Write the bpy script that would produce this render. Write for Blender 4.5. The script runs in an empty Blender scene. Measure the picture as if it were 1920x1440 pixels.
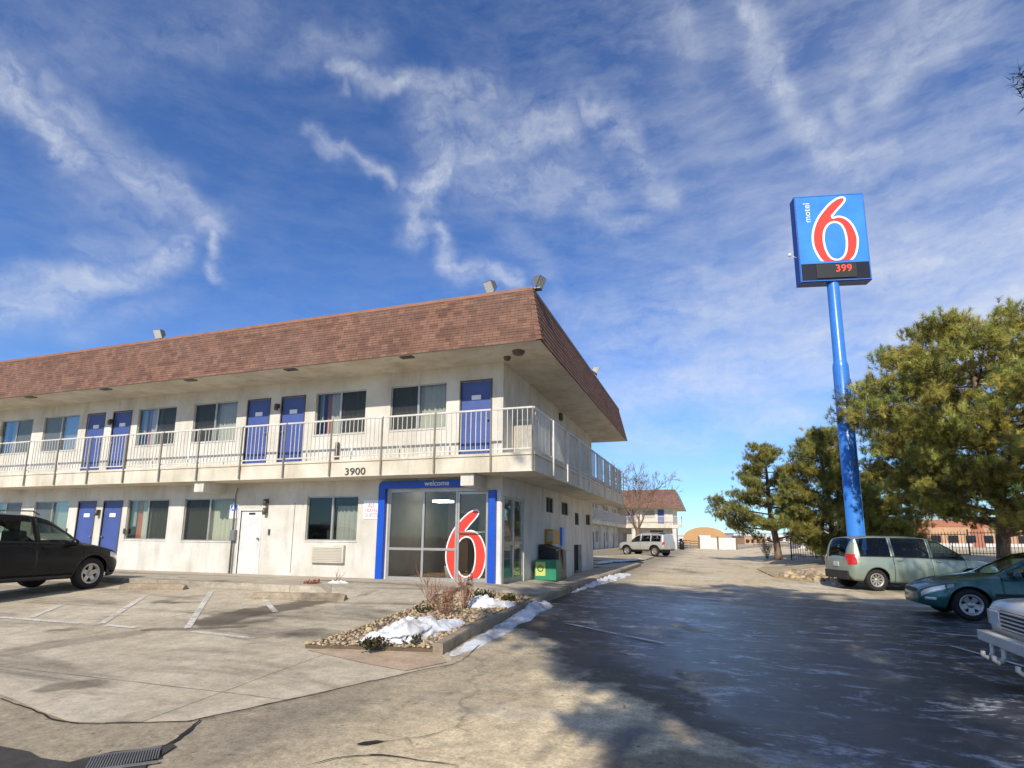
import bpy, bmesh, math, random
from mathutils import Vector, Matrix, noise as mnoise
R_ = math.radians
random.seed(7)
scene = bpy.context.scene
COL = scene.collection

# ------------------------------------------------------------------ camera geometry (also used to read ground points)
CAM_H = 1.6
F_PX, PITCH, ROLL, YAW, CY0 = 1066.851, 9.812, 0.488, 19.113, 823.656
_p, _r, _y = R_(PITCH), R_(ROLL), R_(YAW)
FW = Vector((-math.sin(_y)*math.cos(_p), math.cos(_y)*math.cos(_p), math.sin(_p)))
_rt = Vector((math.cos(_y), math.sin(_y), 0)); _up = _rt.cross(FW)
RT = _rt*math.cos(_r) + _up*math.sin(_r)
UP = _up*math.cos(_r) - _rt*math.sin(_r)
CAM = Vector((0, 0, CAM_H))
def ray(px, py): return FW + RT*((px-960)/F_PX) + UP*((CY0-py)/F_PX)
def at_depth(px, py, d): return CAM + ray(px, py)*d
def at_Y(px, py, Y):
    v = ray(px, py); return CAM + v*(Y/v.y)
def at_X(px, py, X):
    v = ray(px, py); return CAM + v*(X/v.x)
def _lerp_tab(tab, x):
    if x <= tab[0][0]: return tab[0][1]
    for (a, u), (b, v) in zip(tab, tab[1:]):
        if x <= b: return u + (v-u)*(x-a)/(b-a)
    return tab[-1][1]
def sst(t):
    t = max(0., min(1., t)); return t*t*(3-2*t)
A_TAB = [(-12, .48), (-9, .46), (-5, .30), (-3.5, .24), (0, .10), (4, 0.0)]
def gh(x, y):
    """height of the paved ground"""
    b = max(0., min(1., (y-3)/9))
    h = _lerp_tab(A_TAB, x)*b
    h += .45*sst((y-22)/14)*sst((x-3)/4)
    if x > 9: h += .35*sst((x-9)/5)*sst((y-6)/6)
    return h
def G(px, py, off=0.0):
    """ground point seen at a place in the photograph"""
    v = ray(px, py); t = 1.0
    z = 0.0
    for _ in range(60):
        t = (z+off-CAM_H)/v.z
        p = CAM + v*t
        z = .5*z + .5*gh(p.x, p.y)
    return Vector((p.x, p.y, gh(p.x, p.y)+off))

# ------------------------------------------------------------------ node helpers
class NT:
    def __init__(s, nt): s.nt = nt; s.n = nt.nodes; s.l = nt.links
    def new(s, t, **kw):
        n = s.n.new(t)
        for k, v in kw.items(): setattr(n, k, v)
        return n
    def put(s, sock, v):
        if v is None: return
        if isinstance(v, bpy.types.NodeSocket): s.l.new(v, sock)
        elif isinstance(v, (int, float)):
            try: sock.default_value = v
            except Exception: sock.default_value = (v, v, v, 1) if len(sock.default_value) == 4 else (v, v, v)
        else:
            v = tuple(v)
            if len(sock.default_value) == 4 and len(v) == 3: v = v+(1,)
            sock.default_value = v
    def math(s, op, a, b=None, c=None, clamp=False):
        n = s.new('ShaderNodeMath', operation=op, use_clamp=clamp)
        for i, v in enumerate((a, b, c)):
            if v is not None: s.put(n.inputs[i], v)
        return n.outputs[0]
    def vmath(s, op, a, b=None):
        n = s.new('ShaderNodeVectorMath', operation=op)
        s.put(n.inputs[0], a)
        if b is not None: s.put(n.inputs[1], b)
        return n.outputs['Value'] if op in ('DOT_PRODUCT', 'LENGTH') else n.outputs[0]
    def mix(s, f, a, b, mode='MIX'):
        n = s.new('ShaderNodeMix', data_type='RGBA', blend_type=mode)
        s.put(n.inputs[0], f); s.put(n.inputs[6], a); s.put(n.inputs[7], b)
        return n.outputs[2]
    def noise(s, vec=None, scale=5., detail=4., rough=.55, dist=0., color=False):
        n = s.new('ShaderNodeTexNoise'); s.put(n.inputs['Vector'], vec)
        n.inputs['Scale'].default_value = scale; n.inputs['Detail'].default_value = detail
        n.inputs['Roughness'].default_value = rough; n.inputs['Distortion'].default_value = dist
        return n.outputs[1] if color else n.outputs[0]
    def voro(s, vec=None, scale=5., feature='F1', out='Distance'):
        n = s.new('ShaderNodeTexVoronoi', feature=feature); s.put(n.inputs['Vector'], vec)
        n.inputs['Scale'].default_value = scale
        return n.outputs[out]
    def ramp(s, f, stops, interp='LINEAR'):
        n = s.new('ShaderNodeValToRGB'); n.color_ramp.interpolation = interp
        e = n.color_ramp.elements
        while len(e) < len(stops): e.new(.5)
        for k, (p, c) in enumerate(stops):
            e[k].position = p
            e[k].color = (c, c, c, 1) if isinstance(c, (int, float)) else tuple(c)+(1,)
        s.put(n.inputs[0], f)
        return n.outputs[0]
    def maprange(s, v, a, b, c=0., d=1.):
        n = s.new('ShaderNodeMapRange'); n.clamp = True
        for i, q in enumerate((v, a, b, c, d)): s.put(n.inputs[i], q)
        return n.outputs[0]
    def mapping(s, vec, scale=(1, 1, 1), rot=(0, 0, 0), loc=(0, 0, 0)):
        n = s.new('ShaderNodeMapping'); s.put(n.inputs[0], vec)
        n.inputs['Location'].default_value = loc; n.inputs['Rotation'].default_value = rot; n.inputs['Scale'].default_value = scale
        return n.outputs[0]
    def sep(s, vec):
        n = s.new('ShaderNodeSeparateXYZ'); s.put(n.inputs[0], vec); return n.outputs
    def comb(s, x, y, z):
        n = s.new('ShaderNodeCombineXYZ')
        for i, v in enumerate((x, y, z)): s.put(n.inputs[i], v)
        return n.outputs[0]
    def pos(s): return s.new('ShaderNodeNewGeometry').outputs['Position']
    def obj(s): return s.new('ShaderNodeTexCoord').outputs['Object']
    def uv(s): return s.new('ShaderNodeTexCoord').outputs['UV']
    def rnd(s): return s.new('ShaderNodeObjectInfo').outputs['Random']
    def attr(s, name): return s.new('ShaderNodeAttribute', attribute_name=name).outputs['Color']
    def bump(s, h, strength=.3, dist=.01):
        n = s.new('ShaderNodeBump'); s.put(n.inputs['Height'], h)
        n.inputs['Strength'].default_value = strength; n.inputs['Distance'].default_value = dist
        return n.outputs[0]

def mat(name, build=None, color=(.5, .5, .5), rough=.6, metal=0., spec=.5, coat=0., emit=None, es=0.):
    m = bpy.data.materials.new(name); m.use_nodes = True
    t = NT(m.node_tree); b = m.node_tree.nodes['Principled BSDF']
    b.inputs['Base Color'].default_value = tuple(color)+(1,)
    b.inputs['Roughness'].default_value = rough; b.inputs['Metallic'].default_value = metal
    b.inputs['Specular IOR Level'].default_value = spec
    b.inputs['Coat Weight'].default_value = coat; b.inputs['Coat Roughness'].default_value = .04
    if emit: b.inputs['Emission Color'].default_value = tuple(emit)+(1,); b.inputs['Emission Strength'].default_value = es
    if build:
        r = build(t) or {}
        for k, v in r.items(): t.put(b.inputs[k], v)
    return m
def grime(color, amt=.25, scale=2.5, rough=.6, bump=.15, bscale=60., dirt=None, **kw):
    """painted / plain surface with uneven wear and a fine grain"""
    def f(t):
        o = t.pos()
        n1 = t.noise(o, scale, 5, .6); n2 = t.noise(o, scale*9, 3, .6)
        k = t.maprange(t.math('ADD', t.math('MULTIPLY', n1, .7), t.math('MULTIPLY', n2, .3)), .35, .68)
        d = dirt or tuple(c*(1-amt*1.6) for c in color)
        c = t.mix(k, d, color)
        r = t.maprange(n2, .3, .7, rough*.85, min(1., rough*1.15))
        return {'Base Color': c, 'Roughness': r, 'Normal': t.bump(t.noise(o, bscale, 3), bump, .01)}
    return f
def glass_mat(name, tint=(.6, .68, .66), thru=.75, rough=.02):
    m = bpy.data.materials.new(name); m.use_nodes = True
    t = NT(m.node_tree); t.n.clear()
    out = t.new('ShaderNodeOutputMaterial'); tr = t.new('ShaderNodeBsdfTransparent'); gl = t.new('ShaderNodeBsdfGlossy')
    df = t.new('ShaderNodeBsdfDiffuse'); df.inputs[0].default_value = (tint[0]*.03, tint[1]*.03, tint[2]*.03, 1)
    tr.inputs[0].default_value = tuple(tint)+(1,); gl.inputs['Roughness'].default_value = rough
    gl.inputs[0].default_value = (.9, .95, 1, 1)
    ly = t.new('ShaderNodeLayerWeight'); ly.inputs[0].default_value = .18
    m1 = t.new('ShaderNodeMixShader'); m1.inputs[0].default_value = thru
    t.l.new(df.outputs[0], m1.inputs[1]); t.l.new(tr.outputs[0], m1.inputs[2])
    m2 = t.new('ShaderNodeMixShader')
    f = t.maprange(ly.outputs['Fresnel'], 0., 1., .02, .8)
    t.l.new(f, m2.inputs[0]); t.l.new(m1.outputs[0], m2.inputs[1]); t.l.new(gl.outputs[0], m2.inputs[2])
    t.l.new(m2.outputs[0], out.inputs[0])
    return m

# ------------------------------------------------------------------ mesh helpers
WPOS = {}
class MB:
    """collects faces; build() links them as ONE mesh object"""
    def __init__(s): s.v = []; s.f = []; s.mi = []; s.sm = []; s.col = None
    def add(s, vs, fs, mi=0, smooth=False):
        o = len(s.v); s.v += [tuple(q) for q in vs]
        for f in fs: s.f.append(tuple(i+o for i in f)); s.mi.append(mi); s.sm.append(smooth)
        return s
    def box(s, x0, x1, y0, y1, z0, z1, mi=0):
        x0, x1 = min(x0, x1), max(x0, x1); y0, y1 = min(y0, y1), max(y0, y1); z0, z1 = min(z0, z1), max(z0, z1)
        vs = [(x, y, z) for z in (z0, z1) for y in (y0, y1) for x in (x0, x1)]
        return s.add(vs, [(0, 2, 3, 1), (4, 5, 7, 6), (0, 1, 5, 4), (2, 6, 7, 3), (0, 4, 6, 2), (1, 3, 7, 5)], mi)
    def obox(s, c, half, rz=0., mi=0, M=None):
        q = MB().box(-half[0], half[0], -half[1], half[1], -half[2], half[2])
        T = Matrix.Translation(c) @ (M if M is not None else Matrix.Rotation(rz, 4, 'Z'))
        return s.add([T @ Vector(p) for p in q.v], q.f, mi)
    def quad(s, a, b, c, d, mi=0): return s.add([a, b, c, d], [(0, 1, 2, 3)], mi)
    def poly(s, pts, mi=0): return s.add(pts, [tuple(range(len(pts)))], mi)
    def prism(s, pts, lo, hi, mi=0):
        """pts (x,y) ccw; lo/hi a number or a function of x,y"""
        n = len(pts); L = lo if callable(lo) else (lambda x, y: lo); H = hi if callable(hi) else (lambda x, y: hi)
        vs = [(x, y, L(x, y)) for x, y in pts]+[(x, y, H(x, y)) for x, y in pts]
        fs = [tuple(range(n-1, -1, -1)), tuple(range(n, 2*n))]+[(i, (i+1) % n, n+(i+1) % n, n+i) for i in range(n)]
        return s.add(vs, fs, mi)
    def tube(s, pts, rad, n=8, mi=0, cap=True, smooth=True):
        pts = [Vector(p) for p in pts]
        if not hasattr(rad, '__len__'): rad = [rad]*len(pts)
        vs = []; ref = None
        for i, p in enumerate(pts):
            d = (pts[min(i+1, len(pts)-1)]-pts[max(i-1, 0)])
            d = d.normalized() if d.length > 1e-9 else Vector((0, 0, 1))
            if ref is None: ref = Vector((1, 0, 0)) if abs(d.x) < .8 else Vector((0, 1, 0))
            a = ref - d*ref.dot(d); a.normalize(); ref = a; b = d.cross(a)
            for k in range(n):
                t = 2*math.pi*k/n; vs.append(p+(a*math.cos(t)+b*math.sin(t))*rad[i])
        fs = []
        for i in range(len(pts)-1):
            for k in range(n):
                fs.append((i*n+k, i*n+(k+1) % n, (i+1)*n+(k+1) % n, (i+1)*n+k))
        if cap: fs.append(tuple(range(n-1, -1, -1))); fs.append(tuple((len(pts)-1)*n+k for k in range(n)))
        return s.add(vs, fs, mi, smooth)
    def lathe(s, prof, n=24, M=None, mi=0, smooth=True):
        """prof (r,z) around local z"""
        M = M or Matrix.Identity(4); vs = []
        for r, z in prof:
            for k in range(n):
                t = 2*math.pi*k/n; vs.append(M @ Vector((r*math.cos(t), r*math.sin(t), z)))
        fs = [(i*n+k, i*n+(k+1) % n, (i+1)*n+(k+1) % n, (i+1)*n+k) for i in range(len(prof)-1) for k in range(n)]
        return s.add(vs, fs, mi, smooth)
    def sphere(s, c, r, nu=12, nv=8, mi=0, sc=(1, 1, 1)):
        prof = [(max(1e-4, math.sin(math.pi*i/nv))*r, -math.cos(math.pi*i/nv)*r) for i in range(nv+1)]
        M = Matrix.Translation(c) @ Matrix.Diagonal((sc[0], sc[1], sc[2], 1))
        return s.lathe(prof, nu, M, mi)
    def merge(s, o, T=None):
        vs = [T @ Vector(p) for p in o.v] if T is not None else o.v
        off = len(s.v); s.v += [tuple(q) for q in vs]
        s.f += [tuple(i+off for i in f) for f in o.f]; s.mi += o.mi; s.sm += o.sm
        return s
    def build(s, name, mats, parent=None, bevel=0., origin=None, clean=False, uv=True):
        me = bpy.data.meshes.new(name)
        vs = s.v
        if not vs: raise ValueError(name)
        xs = [v[0] for v in vs]; ys = [v[1] for v in vs]; zs = [v[2] for v in vs]
        c = Vector(origin) if origin is not None else Vector(((min(xs)+max(xs))/2, (min(ys)+max(ys))/2, min(zs)))
        me.from_pydata([(v[0]-c.x, v[1]-c.y, v[2]-c.z) for v in vs], [], s.f)
        me.polygons.foreach_set('material_index', s.mi); me.polygons.foreach_set('use_smooth', s.sm)
        for m in (mats if isinstance(mats, (list, tuple)) else [mats]): me.materials.append(m)
        if s.col is not None:
            ca = me.color_attributes.new('Col', 'FLOAT_COLOR', 'POINT')
            ca.data.foreach_set('color', [q for cc in s.col for q in cc])
        if clean:
            bm = bmesh.new(); bm.from_mesh(me); bmesh.ops.remove_doubles(bm, verts=bm.verts, dist=1e-4)
            bmesh.ops.recalc_face_normals(bm, faces=bm.faces); bm.to_mesh(me); bm.free()
        if uv and len(me.polygons) < 60000:
            ul = me.uv_layers.new(name='UVMap')
            for p in me.polygons:
                nn = p.normal
                if abs(nn.z) > .93: u = Vector((1, 0, 0)); w = Vector((0, 1, 0))
                else: u = Vector((-nn.y, nn.x, 0)).normalized(); w = nn.cross(u)
                for li in p.loop_indices:
                    q = me.vertices[me.loops[li].vertex_index].co + c
                    ul.data[li].uv = (q.dot(u), q.dot(w))
        o = bpy.data.objects.new(name, me); COL.objects.link(o)
        place(o, c, parent)
        if bevel:
            b = o.modifiers.new('bevel', 'BEVEL'); b.width = bevel; b.segments = 2; b.limit_method = 'ANGLE'; b.angle_limit = R_(40)
        return o
def place(o, c, parent):
    if parent is not None:
        o.parent = parent; o.location = Vector(c)-WPOS[parent.name]
    else: o.location = c
    WPOS[o.name] = Vector(c)
def thing(name, label, cat, loc=(0, 0, 0), rz=0., group=None, local=False):
    """an Empty at the thing's base; local=True: parts are built round (0,0,0) and moved with it"""
    o = bpy.data.objects.new(name, None); COL.objects.link(o); o.location = loc; o.rotation_euler = (0, 0, rz)
    o.empty_display_size = .3
    WPOS[o.name] = Vector((0, 0, 0)) if local else Vector(loc)
    return tag(o, label, cat, group)
def tag(o, label=None, cat=None, group=None, kind=None):
    if label: o['label'] = label
    if cat: o['category'] = cat
    if group: o['group'] = group
    if kind: o['kind'] = kind
    return o
def struct(o): o['kind'] = 'structure'; return o
def copy_tree(o, parent=None):
    c = o.copy(); COL.objects.link(c)
    WPOS[c.name] = WPOS.get(o.name, Vector())
    if parent is not None: c.parent = parent
    for ch in list(o.children): copy_tree(ch, c)
    return c
def text_mesh(s, size=1.):
    """flat letters as (verts, faces) in x,y, centred"""
    cu = bpy.data.curves.new('letters', 'FONT'); cu.body = s; cu.size = size; cu.align_x = 'CENTER'; cu.align_y = 'CENTER'
    cu.resolution_u = 3
    o = bpy.data.objects.new('letters', cu); COL.objects.link(o)
    dg = bpy.context.evaluated_depsgraph_get(); me = bpy.data.meshes.new_from_object(o.evaluated_get(dg))
    vs = [v.co.copy() for v in me.vertices]; fs = [tuple(p.vertices) for p in me.polygons]
    bpy.data.objects.remove(o); bpy.data.curves.remove(cu); bpy.data.meshes.remove(me)
    return vs, fs
def letters(mb, s, size, O, U, V, N, depth=.01, mi=0, wid=1.):
    """raised letters: origin O (centre), axes U right, V up, N outward"""
    vs, fs = text_mesh(s, size); O, U, V, N = Vector(O), Vector(U), Vector(V), Vector(N)
    P = [O+U*(v.x*wid)+V*v.y+N*depth for v in vs]
    mb.add(P, fs, mi)
    ec = {}
    for f in fs:
        for a, b in zip(f, f[1:]+f[:1]): ec[(a, b)] = 1
    for (a, b) in list(ec):
        if (b, a) not in ec: mb.add([P[a], P[b], P[b]-N*depth, P[a]-N*depth], [(0, 3, 2, 1)], mi)
def catmull(pts, k=5, closed=True):
    out = []; n = len(pts); P = [Vector(p) for p in pts]
    for i in range(n if closed else n-1):
        p0, p1, p2, p3 = (P[(i+j) % n] if closed else P[max(0, min(n-1, i+j))] for j in (-1, 0, 1, 2))
        for q in range(k):
            t = q/k
            out.append(.5*((2*p1)+(p2-p0)*t+(2*p0-5*p1+4*p2-p3)*t*t+(3*p1-p0-3*p2+p3)*t**3))
    if not closed: out.append(P[-1])
    return out
def filled(loops):
    """2-D loops (outer + holes) -> (verts, faces)"""
    cu = bpy.data.curves.new('figure', 'CURVE'); cu.dimensions = '2D'; cu.fill_mode = 'BOTH'
    for lp in loops:
        sp = cu.splines.new('POLY'); sp.points.add(len(lp)-1); sp.use_cyclic_u = True
        for q, p in zip(sp.points, lp): q.co = (p[0], p[1], 0, 1)
    o = bpy.data.objects.new('figure', cu); COL.objects.link(o)
    dg = bpy.context.evaluated_depsgraph_get(); me = bpy.data.meshes.new_from_object(o.evaluated_get(dg))
    vs = [v.co.copy() for v in me.vertices]; fs = [tuple(p.vertices) for p in me.polygons]
    bpy.data.objects.remove(o); bpy.data.curves.remove(cu); bpy.data.meshes.remove(me)
    return vs, fs
def fbm(x, y, z=0., sc=1., o=4):
    return mnoise.fractal(Vector((x*sc, y*sc, z)), 1.0, 2.0, o)
# ------------------------------------------------------------------ camera, sun, sky
cd = bpy.data.cameras.new('camera'); cam = bpy.data.objects.new('camera', cd); COL.objects.link(cam)
cam.location = CAM
cam.rotation_euler = Matrix((RT, UP, -FW)).transposed().to_euler()
cd.sensor_fit = 'HORIZONTAL'; cd.sensor_width = 36; cd.lens = F_PX/1920*36; cd.shift_y = (CY0-720)/1920
cd.clip_start = .05; cd.clip_end = 5000
scene.camera = cam
SUN_DIR = Vector((-.035, 1, -.705)).normalized()          # the way the light travels
sl = bpy.data.lights.new('sun', 'SUN'); sl.energy = 4.5; sl.angle = R_(.53); sl.color = (1, .925, .80)
so = bpy.data.objects.new('sun', sl); COL.objects.link(so)
so.rotation_euler = SUN_DIR.to_track_quat('-Z', 'Y').to_euler(); so.location = (0, -20, 40)
scene.view_settings.view_transform = 'Standard'; scene.view_settings.look = 'None'
scene.view_settings.gamma = 1; scene.view_settings.exposure = 0.08

w = bpy.data.worlds.new('World'); scene.world = w; w.use_nodes = True
t = NT(w.node_tree); bg = t.n['Background']
sky = t.new('ShaderNodeTexSky', sky_type='NISHITA'); sky.sun_disc = False
sky.sun_elevation = R_(35.2); sky.sun_rotation = R_(180); sky.altitude = 1600; sky.air_density = 1.0; sky.dust_density = .4; sky.ozone_density = 2.2
dirv = t.vmath('NORMALIZE', t.new('ShaderNodeTexCoord').outputs['Generated'])
dx, dy, dz = t.sep(dirv)
az = t.math('ARCTAN2', dx, dy); el = t.math('ARCSINE', dz)
P0 = t.comb(az, el, 0.)
wn = t.noise(P0, 5.2, 4, .56, color=True); wf = t.noise(P0, 3., 5, .6, color=True)
wn2 = t.noise(P0, 19., 4, .58, color=True)
def cent(v, k): return t.vmath('MULTIPLY', t.vmath('SUBTRACT', v, (.5, .5, .5)), (k, k, 0))
P = t.vmath('ADD', P0, t.vmath('ADD', cent(wn, .15), cent(wn2, .032)))
def azel(px, py):
    v = ray(px, py).normalized(); return (math.atan2(v.x, v.y), math.asin(v.z), 0)
# each wisp of cirrus: places along it, half-width, density
WISPS = [
 ([(632, 118), (700, 150), (800, 168), (920, 165)], 20, .62), ([(640, 105), (640, 170)], 12, .4),
 ([(800, 240), (900, 255), (1060, 235)], 55, .55), ([(870, 190), (1000, 180)], 40, .4),
 ([(835, 260), (800, 350), (770, 425)], 24, .85), ([(590, 245), (660, 320), (745, 375)], 15, .55),
 ([(815, 410), (850, 490), (965, 528)], 20, .72), ([(1110, 185), (1190, 270), (1235, 345)], 34, .5),
 ([(1125, 395), (1210, 410)], 24, .42), ([(860, 310), (1000, 330), (1120, 360)], 60, .5), ([(950, 420), (1040, 500)], 40, .22),
 ([(-40, 120), (60, 190), (125, 275)], 34, .95), ([(100, 170), (260, 300), (400, 410)], 34, .62),
 ([(400, 435), (422, 525)], 15, .95), ([(-40, 565), (150, 535), (330, 450)], 32, .72), ([(160, 455), (260, 430)], 40, .35),
 ([(170, 330), (330, 400)], 70, .28), ([(0, 60), (500, 10)], 60, .22), ([(550, 80), (700, 60)], 40, .3),
 ([(1390, 40), (1440, 170), (1540, 260), (1660, 270)], 34, .52), ([(1600, 160), (1660, 80)], 30, .3), ([(1690, 140), (1780, 10)], 45, .5),
 ([(1250, 60), (1300, 120)], 40, .3), ([(1150, 640), (1400, 560), (1500, 460)], 90, .42), ([(1650, 480), (1950, 420)], 90, .55),
 ([(1150, 750), (1500, 660), (1960, 560)], 85, .55), ([(1180, 840), (1500, 790)], 40, .6), ([(1190, 885), (1420, 878)], 9, .6),
 ([(1700, 330), (1950, 230)], 80, .3), ([(1050, 560), (1250, 640)], 60, .3), ([(120, 600), (330, 560)], 30, .25)]
acc = None
for pts, hw, dens in WISPS:
    q = [azel(*p) for p in pts]; s = hw*.86/1067.
    for a, b in zip(q, q[1:]):
        A = Vector(a); B = Vector(b); ab = B-A
        pa = t.vmath('SUBTRACT', P, a)
        h = t.math('DIVIDE', t.vmath('DOT_PRODUCT', pa, tuple(ab)), ab.length_squared, clamp=True)
        sc = t.new('ShaderNodeVectorMath', operation='SCALE'); sc.inputs[0].default_value = tuple(ab); t.l.new(h, sc.inputs['Scale'])
        d = t.vmath('LENGTH', t.vmath('SUBTRACT', pa, sc.outputs[0]))
        g = t.math('MULTIPLY', t.math('EXPONENT', t.math('MULTIPLY', t.math('MULTIPLY', d, d), -1/(s*s))), dens*.9)
        acc = g if acc is None else t.math('MAXIMUM', acc, g)
fib = t.noise(t.vmath('ADD', t.mapping(P0, (7, 24, 1), (0, 0, R_(-38))), cent(wf, 1.5)), 1., 6, .66)
fine = t.noise(t.vmath('ADD', t.mapping(P0, (7, 16, 1), (0, 0, R_(-38))), cent(wn2, 1.1)), 1.3, 5, .62)
body = t.math('MULTIPLY', acc, t.maprange(fine, .30, .74, .10, 1.15))
veil = t.math('MULTIPLY', t.math('ADD', t.maprange(fib, .40, .86, 0., .34), t.math('MULTIPLY', t.maprange(az, R_(-14), R_(18), 0., .30), t.maprange(t.noise(P0, 2.6, 4, .55), .34, .62))), t.maprange(az, R_(-30), R_(8), .35, 1.15))
mask = t.math('ADD', body, veil, clamp=True)
low = t.maprange(el, R_(2), R_(14), .15, 1.)
mask = t.math('MULTIPLY', mask, low)
hs = t.new('ShaderNodeHueSaturation'); hs.inputs['Saturation'].default_value = 1.15; hs.inputs['Value'].default_value = 1.0; hs.inputs['Hue'].default_value = .506
t.l.new(sky.outputs[0], hs.inputs['Color'])
skyc = t.mix(1., hs.outputs[0], t.mix(t.maprange(el, 0., R_(13)), (.52, .74, .92), (.92, 1.06, 1.24)), 'MULTIPLY')
cl = t.mix(t.math('MULTIPLY', mask, .92), skyc, (5.5, 5.8, 6.3))
t.l.new(cl, bg.inputs[0]); bg.inputs[1].default_value = .135

# ------------------------------------------------------------------ materials
M = {}
def blob(t, p, pts, wd, seed=0., amp=.55):
    """soft-edged mark on the ground along a line of places, 0..1"""
    n = t.noise(t.mapping(p, loc=(seed, seed*2, 0)), 1.6, 6, .66); n2 = t.noise(t.mapping(p, loc=(seed, 3, 0)), 9., 4, .65)
    xy_ = t.vmath('MULTIPLY', p, (1, 1, 0)); acc = None
    for a, b in zip(pts, pts[1:]):
        A = Vector((a[0], a[1], 0)); ab = Vector((b[0], b[1], 0))-A
        pa = t.vmath('SUBTRACT', xy_, tuple(A)); h = t.math('DIVIDE', t.vmath('DOT_PRODUCT', pa, tuple(ab)), ab.length_squared, clamp=True)
        sc = t.new('ShaderNodeVectorMath', operation='SCALE'); sc.inputs[0].default_value = tuple(ab); t.l.new(h, sc.inputs['Scale'])
        d = t.vmath('LENGTH', t.vmath('SUBTRACT', pa, sc.outputs[0])); acc = d if acc is None else t.math('MINIMUM', acc, d)
    k = t.math('SUBTRACT', 1., t.math('DIVIDE', acc, wd))
    k = t.math('ADD', k, t.math('ADD', t.math('MULTIPLY', t.math('SUBTRACT', n, .5), amp*3.2), t.math('MULTIPLY', t.math('SUBTRACT', n2, .5), amp)))
    return t.maprange(k, .0, .34)
def gp(*L): return [tuple(G(*q).xy) for q in L]
def ground_asphalt(t):
    p = t.pos(); X, Y, Z = t.sep(p)
    big = t.noise(p, .30, 5, .6, .6); mid = t.noise(p, 1.3, 5, .62, .4); fine = t.noise(p, 95., 3, .7); agg = t.voro(p, 160.)
    strk = t.noise(t.mapping(p, (1.6, .16, 1), (0, 0, R_(-6))), 1., 5, .6)
    dust = t.maprange(t.math('ADD', t.math('MULTIPLY', big, .62), t.math('MULTIPLY', strk, .38)), .30, .50)
    left = t.maprange(X, -3.4, -1.9, 0., 1.)                    # the sanded drive begins right of the gutter
    dust = t.math('MULTIPLY', dust, t.maprange(left, 0., 1., .25, 1.))
    base = t.mix(mid, (.16, .138, .108), (.26, .22, .16))
    c = t.mix(dust, base, (.62, .50, .315))
    c = t.mix(t.maprange(fine, .42, .68, 0., .35), c, t.mix(.5, c, (.03, .028, .025)))
    g1 = t.noise(p, 6.5, 6, .74); g2 = t.noise(p, 34., 4, .72); g3 = t.noise(p, 2.1, 6, .7, .8)
    c = t.mix(1., c, t.ramp(g1, [(.28, .74), (.5, 1.12), (.72, 1.48)]), 'MULTIPLY')
    c = t.mix(1., c, t.ramp(g2, [(.28, .72), (.5, 1.08), (.72, 1.36)]), 'MULTIPLY')
    spot = t.math('MULTIPLY', t.maprange(t.noise(p, 11., 3, .6), .62, .70), t.maprange(g3, .48, .60))
    c = t.mix(t.math('MULTIPLY', spot, .75), c, (.045, .036, .028))
    # melt water patches, with tree shade painted over the right of the drive
    wet_shade = t.maprange(t.math('ADD', t.noise(p, .42, 4, .6, .8), t.math('MULTIPLY', t.noise(t.mapping(p, (.9, .35, 1), (0, 0, R_(20)), (4, 2, 0)), 1., 4, .6), .6)), .80, .92)
    side = t.math('MULTIPLY', t.maprange(t.math('ADD', t.math('ADD', X, t.math('MULTIPLY', Y, .54)), t.math('MULTIPLY', t.math('SUBTRACT', mid, .5), 3.)), 2.35, 3.5), t.math('MULTIPLY', t.maprange(X, 9, 12, 1., 0.), t.maprange(Y, 14., 20., 1., .12)))  # zone under the trees where the shade is painted in
    wet_shade = t.math('MAXIMUM', t.math('MULTIPLY', wet_shade, t.math('MULTIPLY', t.maprange(X, -2.6, -1.2, .0, .9), t.maprange(Y, 9., 17., 1., .25))), t.math('MULTIPLY', side, t.maprange(t.noise(p, .8, 4, .6, .5), .22, .40)))
    wet_shade = t.math('MULTIPLY', wet_shade, t.maprange(Y, 45, 70, 1., .2))
    c = t.mix(wet_shade, c, t.mix(1., c, (.055, .072, .135), 'MULTIPLY'))  # navy tint paints blue shade into the damp asphalt colour
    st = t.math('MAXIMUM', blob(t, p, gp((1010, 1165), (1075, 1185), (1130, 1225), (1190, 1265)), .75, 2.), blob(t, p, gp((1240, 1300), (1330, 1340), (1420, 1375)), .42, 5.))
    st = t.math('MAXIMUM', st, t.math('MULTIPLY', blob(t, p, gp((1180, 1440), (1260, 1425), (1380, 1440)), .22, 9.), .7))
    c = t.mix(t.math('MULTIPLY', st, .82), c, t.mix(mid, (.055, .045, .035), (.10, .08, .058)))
    # frozen slush left in streaks
    sn = t.noise(t.mapping(p, (.35, 1.5, 1), (0, 0, R_(-18)), (3, 7, 0)), 1., 6, .68, .4)
    snow = t.math('MULTIPLY', t.maprange(sn, .56, .63), t.math('MULTIPLY', t.maprange(Y, 11., 18., .1, 1.), t.math('MULTIPLY', t.maprange(Y, 42, 60, 1., .25), t.maprange(X, -3.2, -2.2, 0., 1.))))
    ice = t.noise(t.mapping(p, (.95, 1.8, 1), (0, 0, R_(-24)), (1, 2, 0)), 1.3, 8, .78, .9)
    ice = t.math('MULTIPLY', t.math('MULTIPLY', t.maprange(ice, .53, .59, 0., .62), t.maprange(g1, .40, .56)), side)
    snow = t.math('MAXIMUM', t.math('MULTIPLY', snow, t.maprange(mid, .36, .55)), ice)
    c = t.mix(snow, c, (.66, .67, .70))
    ck = t.voro(t.vmath('ADD', p, t.vmath('MULTIPLY', t.noise(p, 1.2, 4, .6, color=True), (.9, .9, 0))), .33, 'DISTANCE_TO_EDGE')
    crack = t.math('MULTIPLY', t.maprange(ck, .0025, .009, 1., 0.), t.maprange(t.noise(p, .5, 2, .5), .48, .60, 0., .35))
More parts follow.
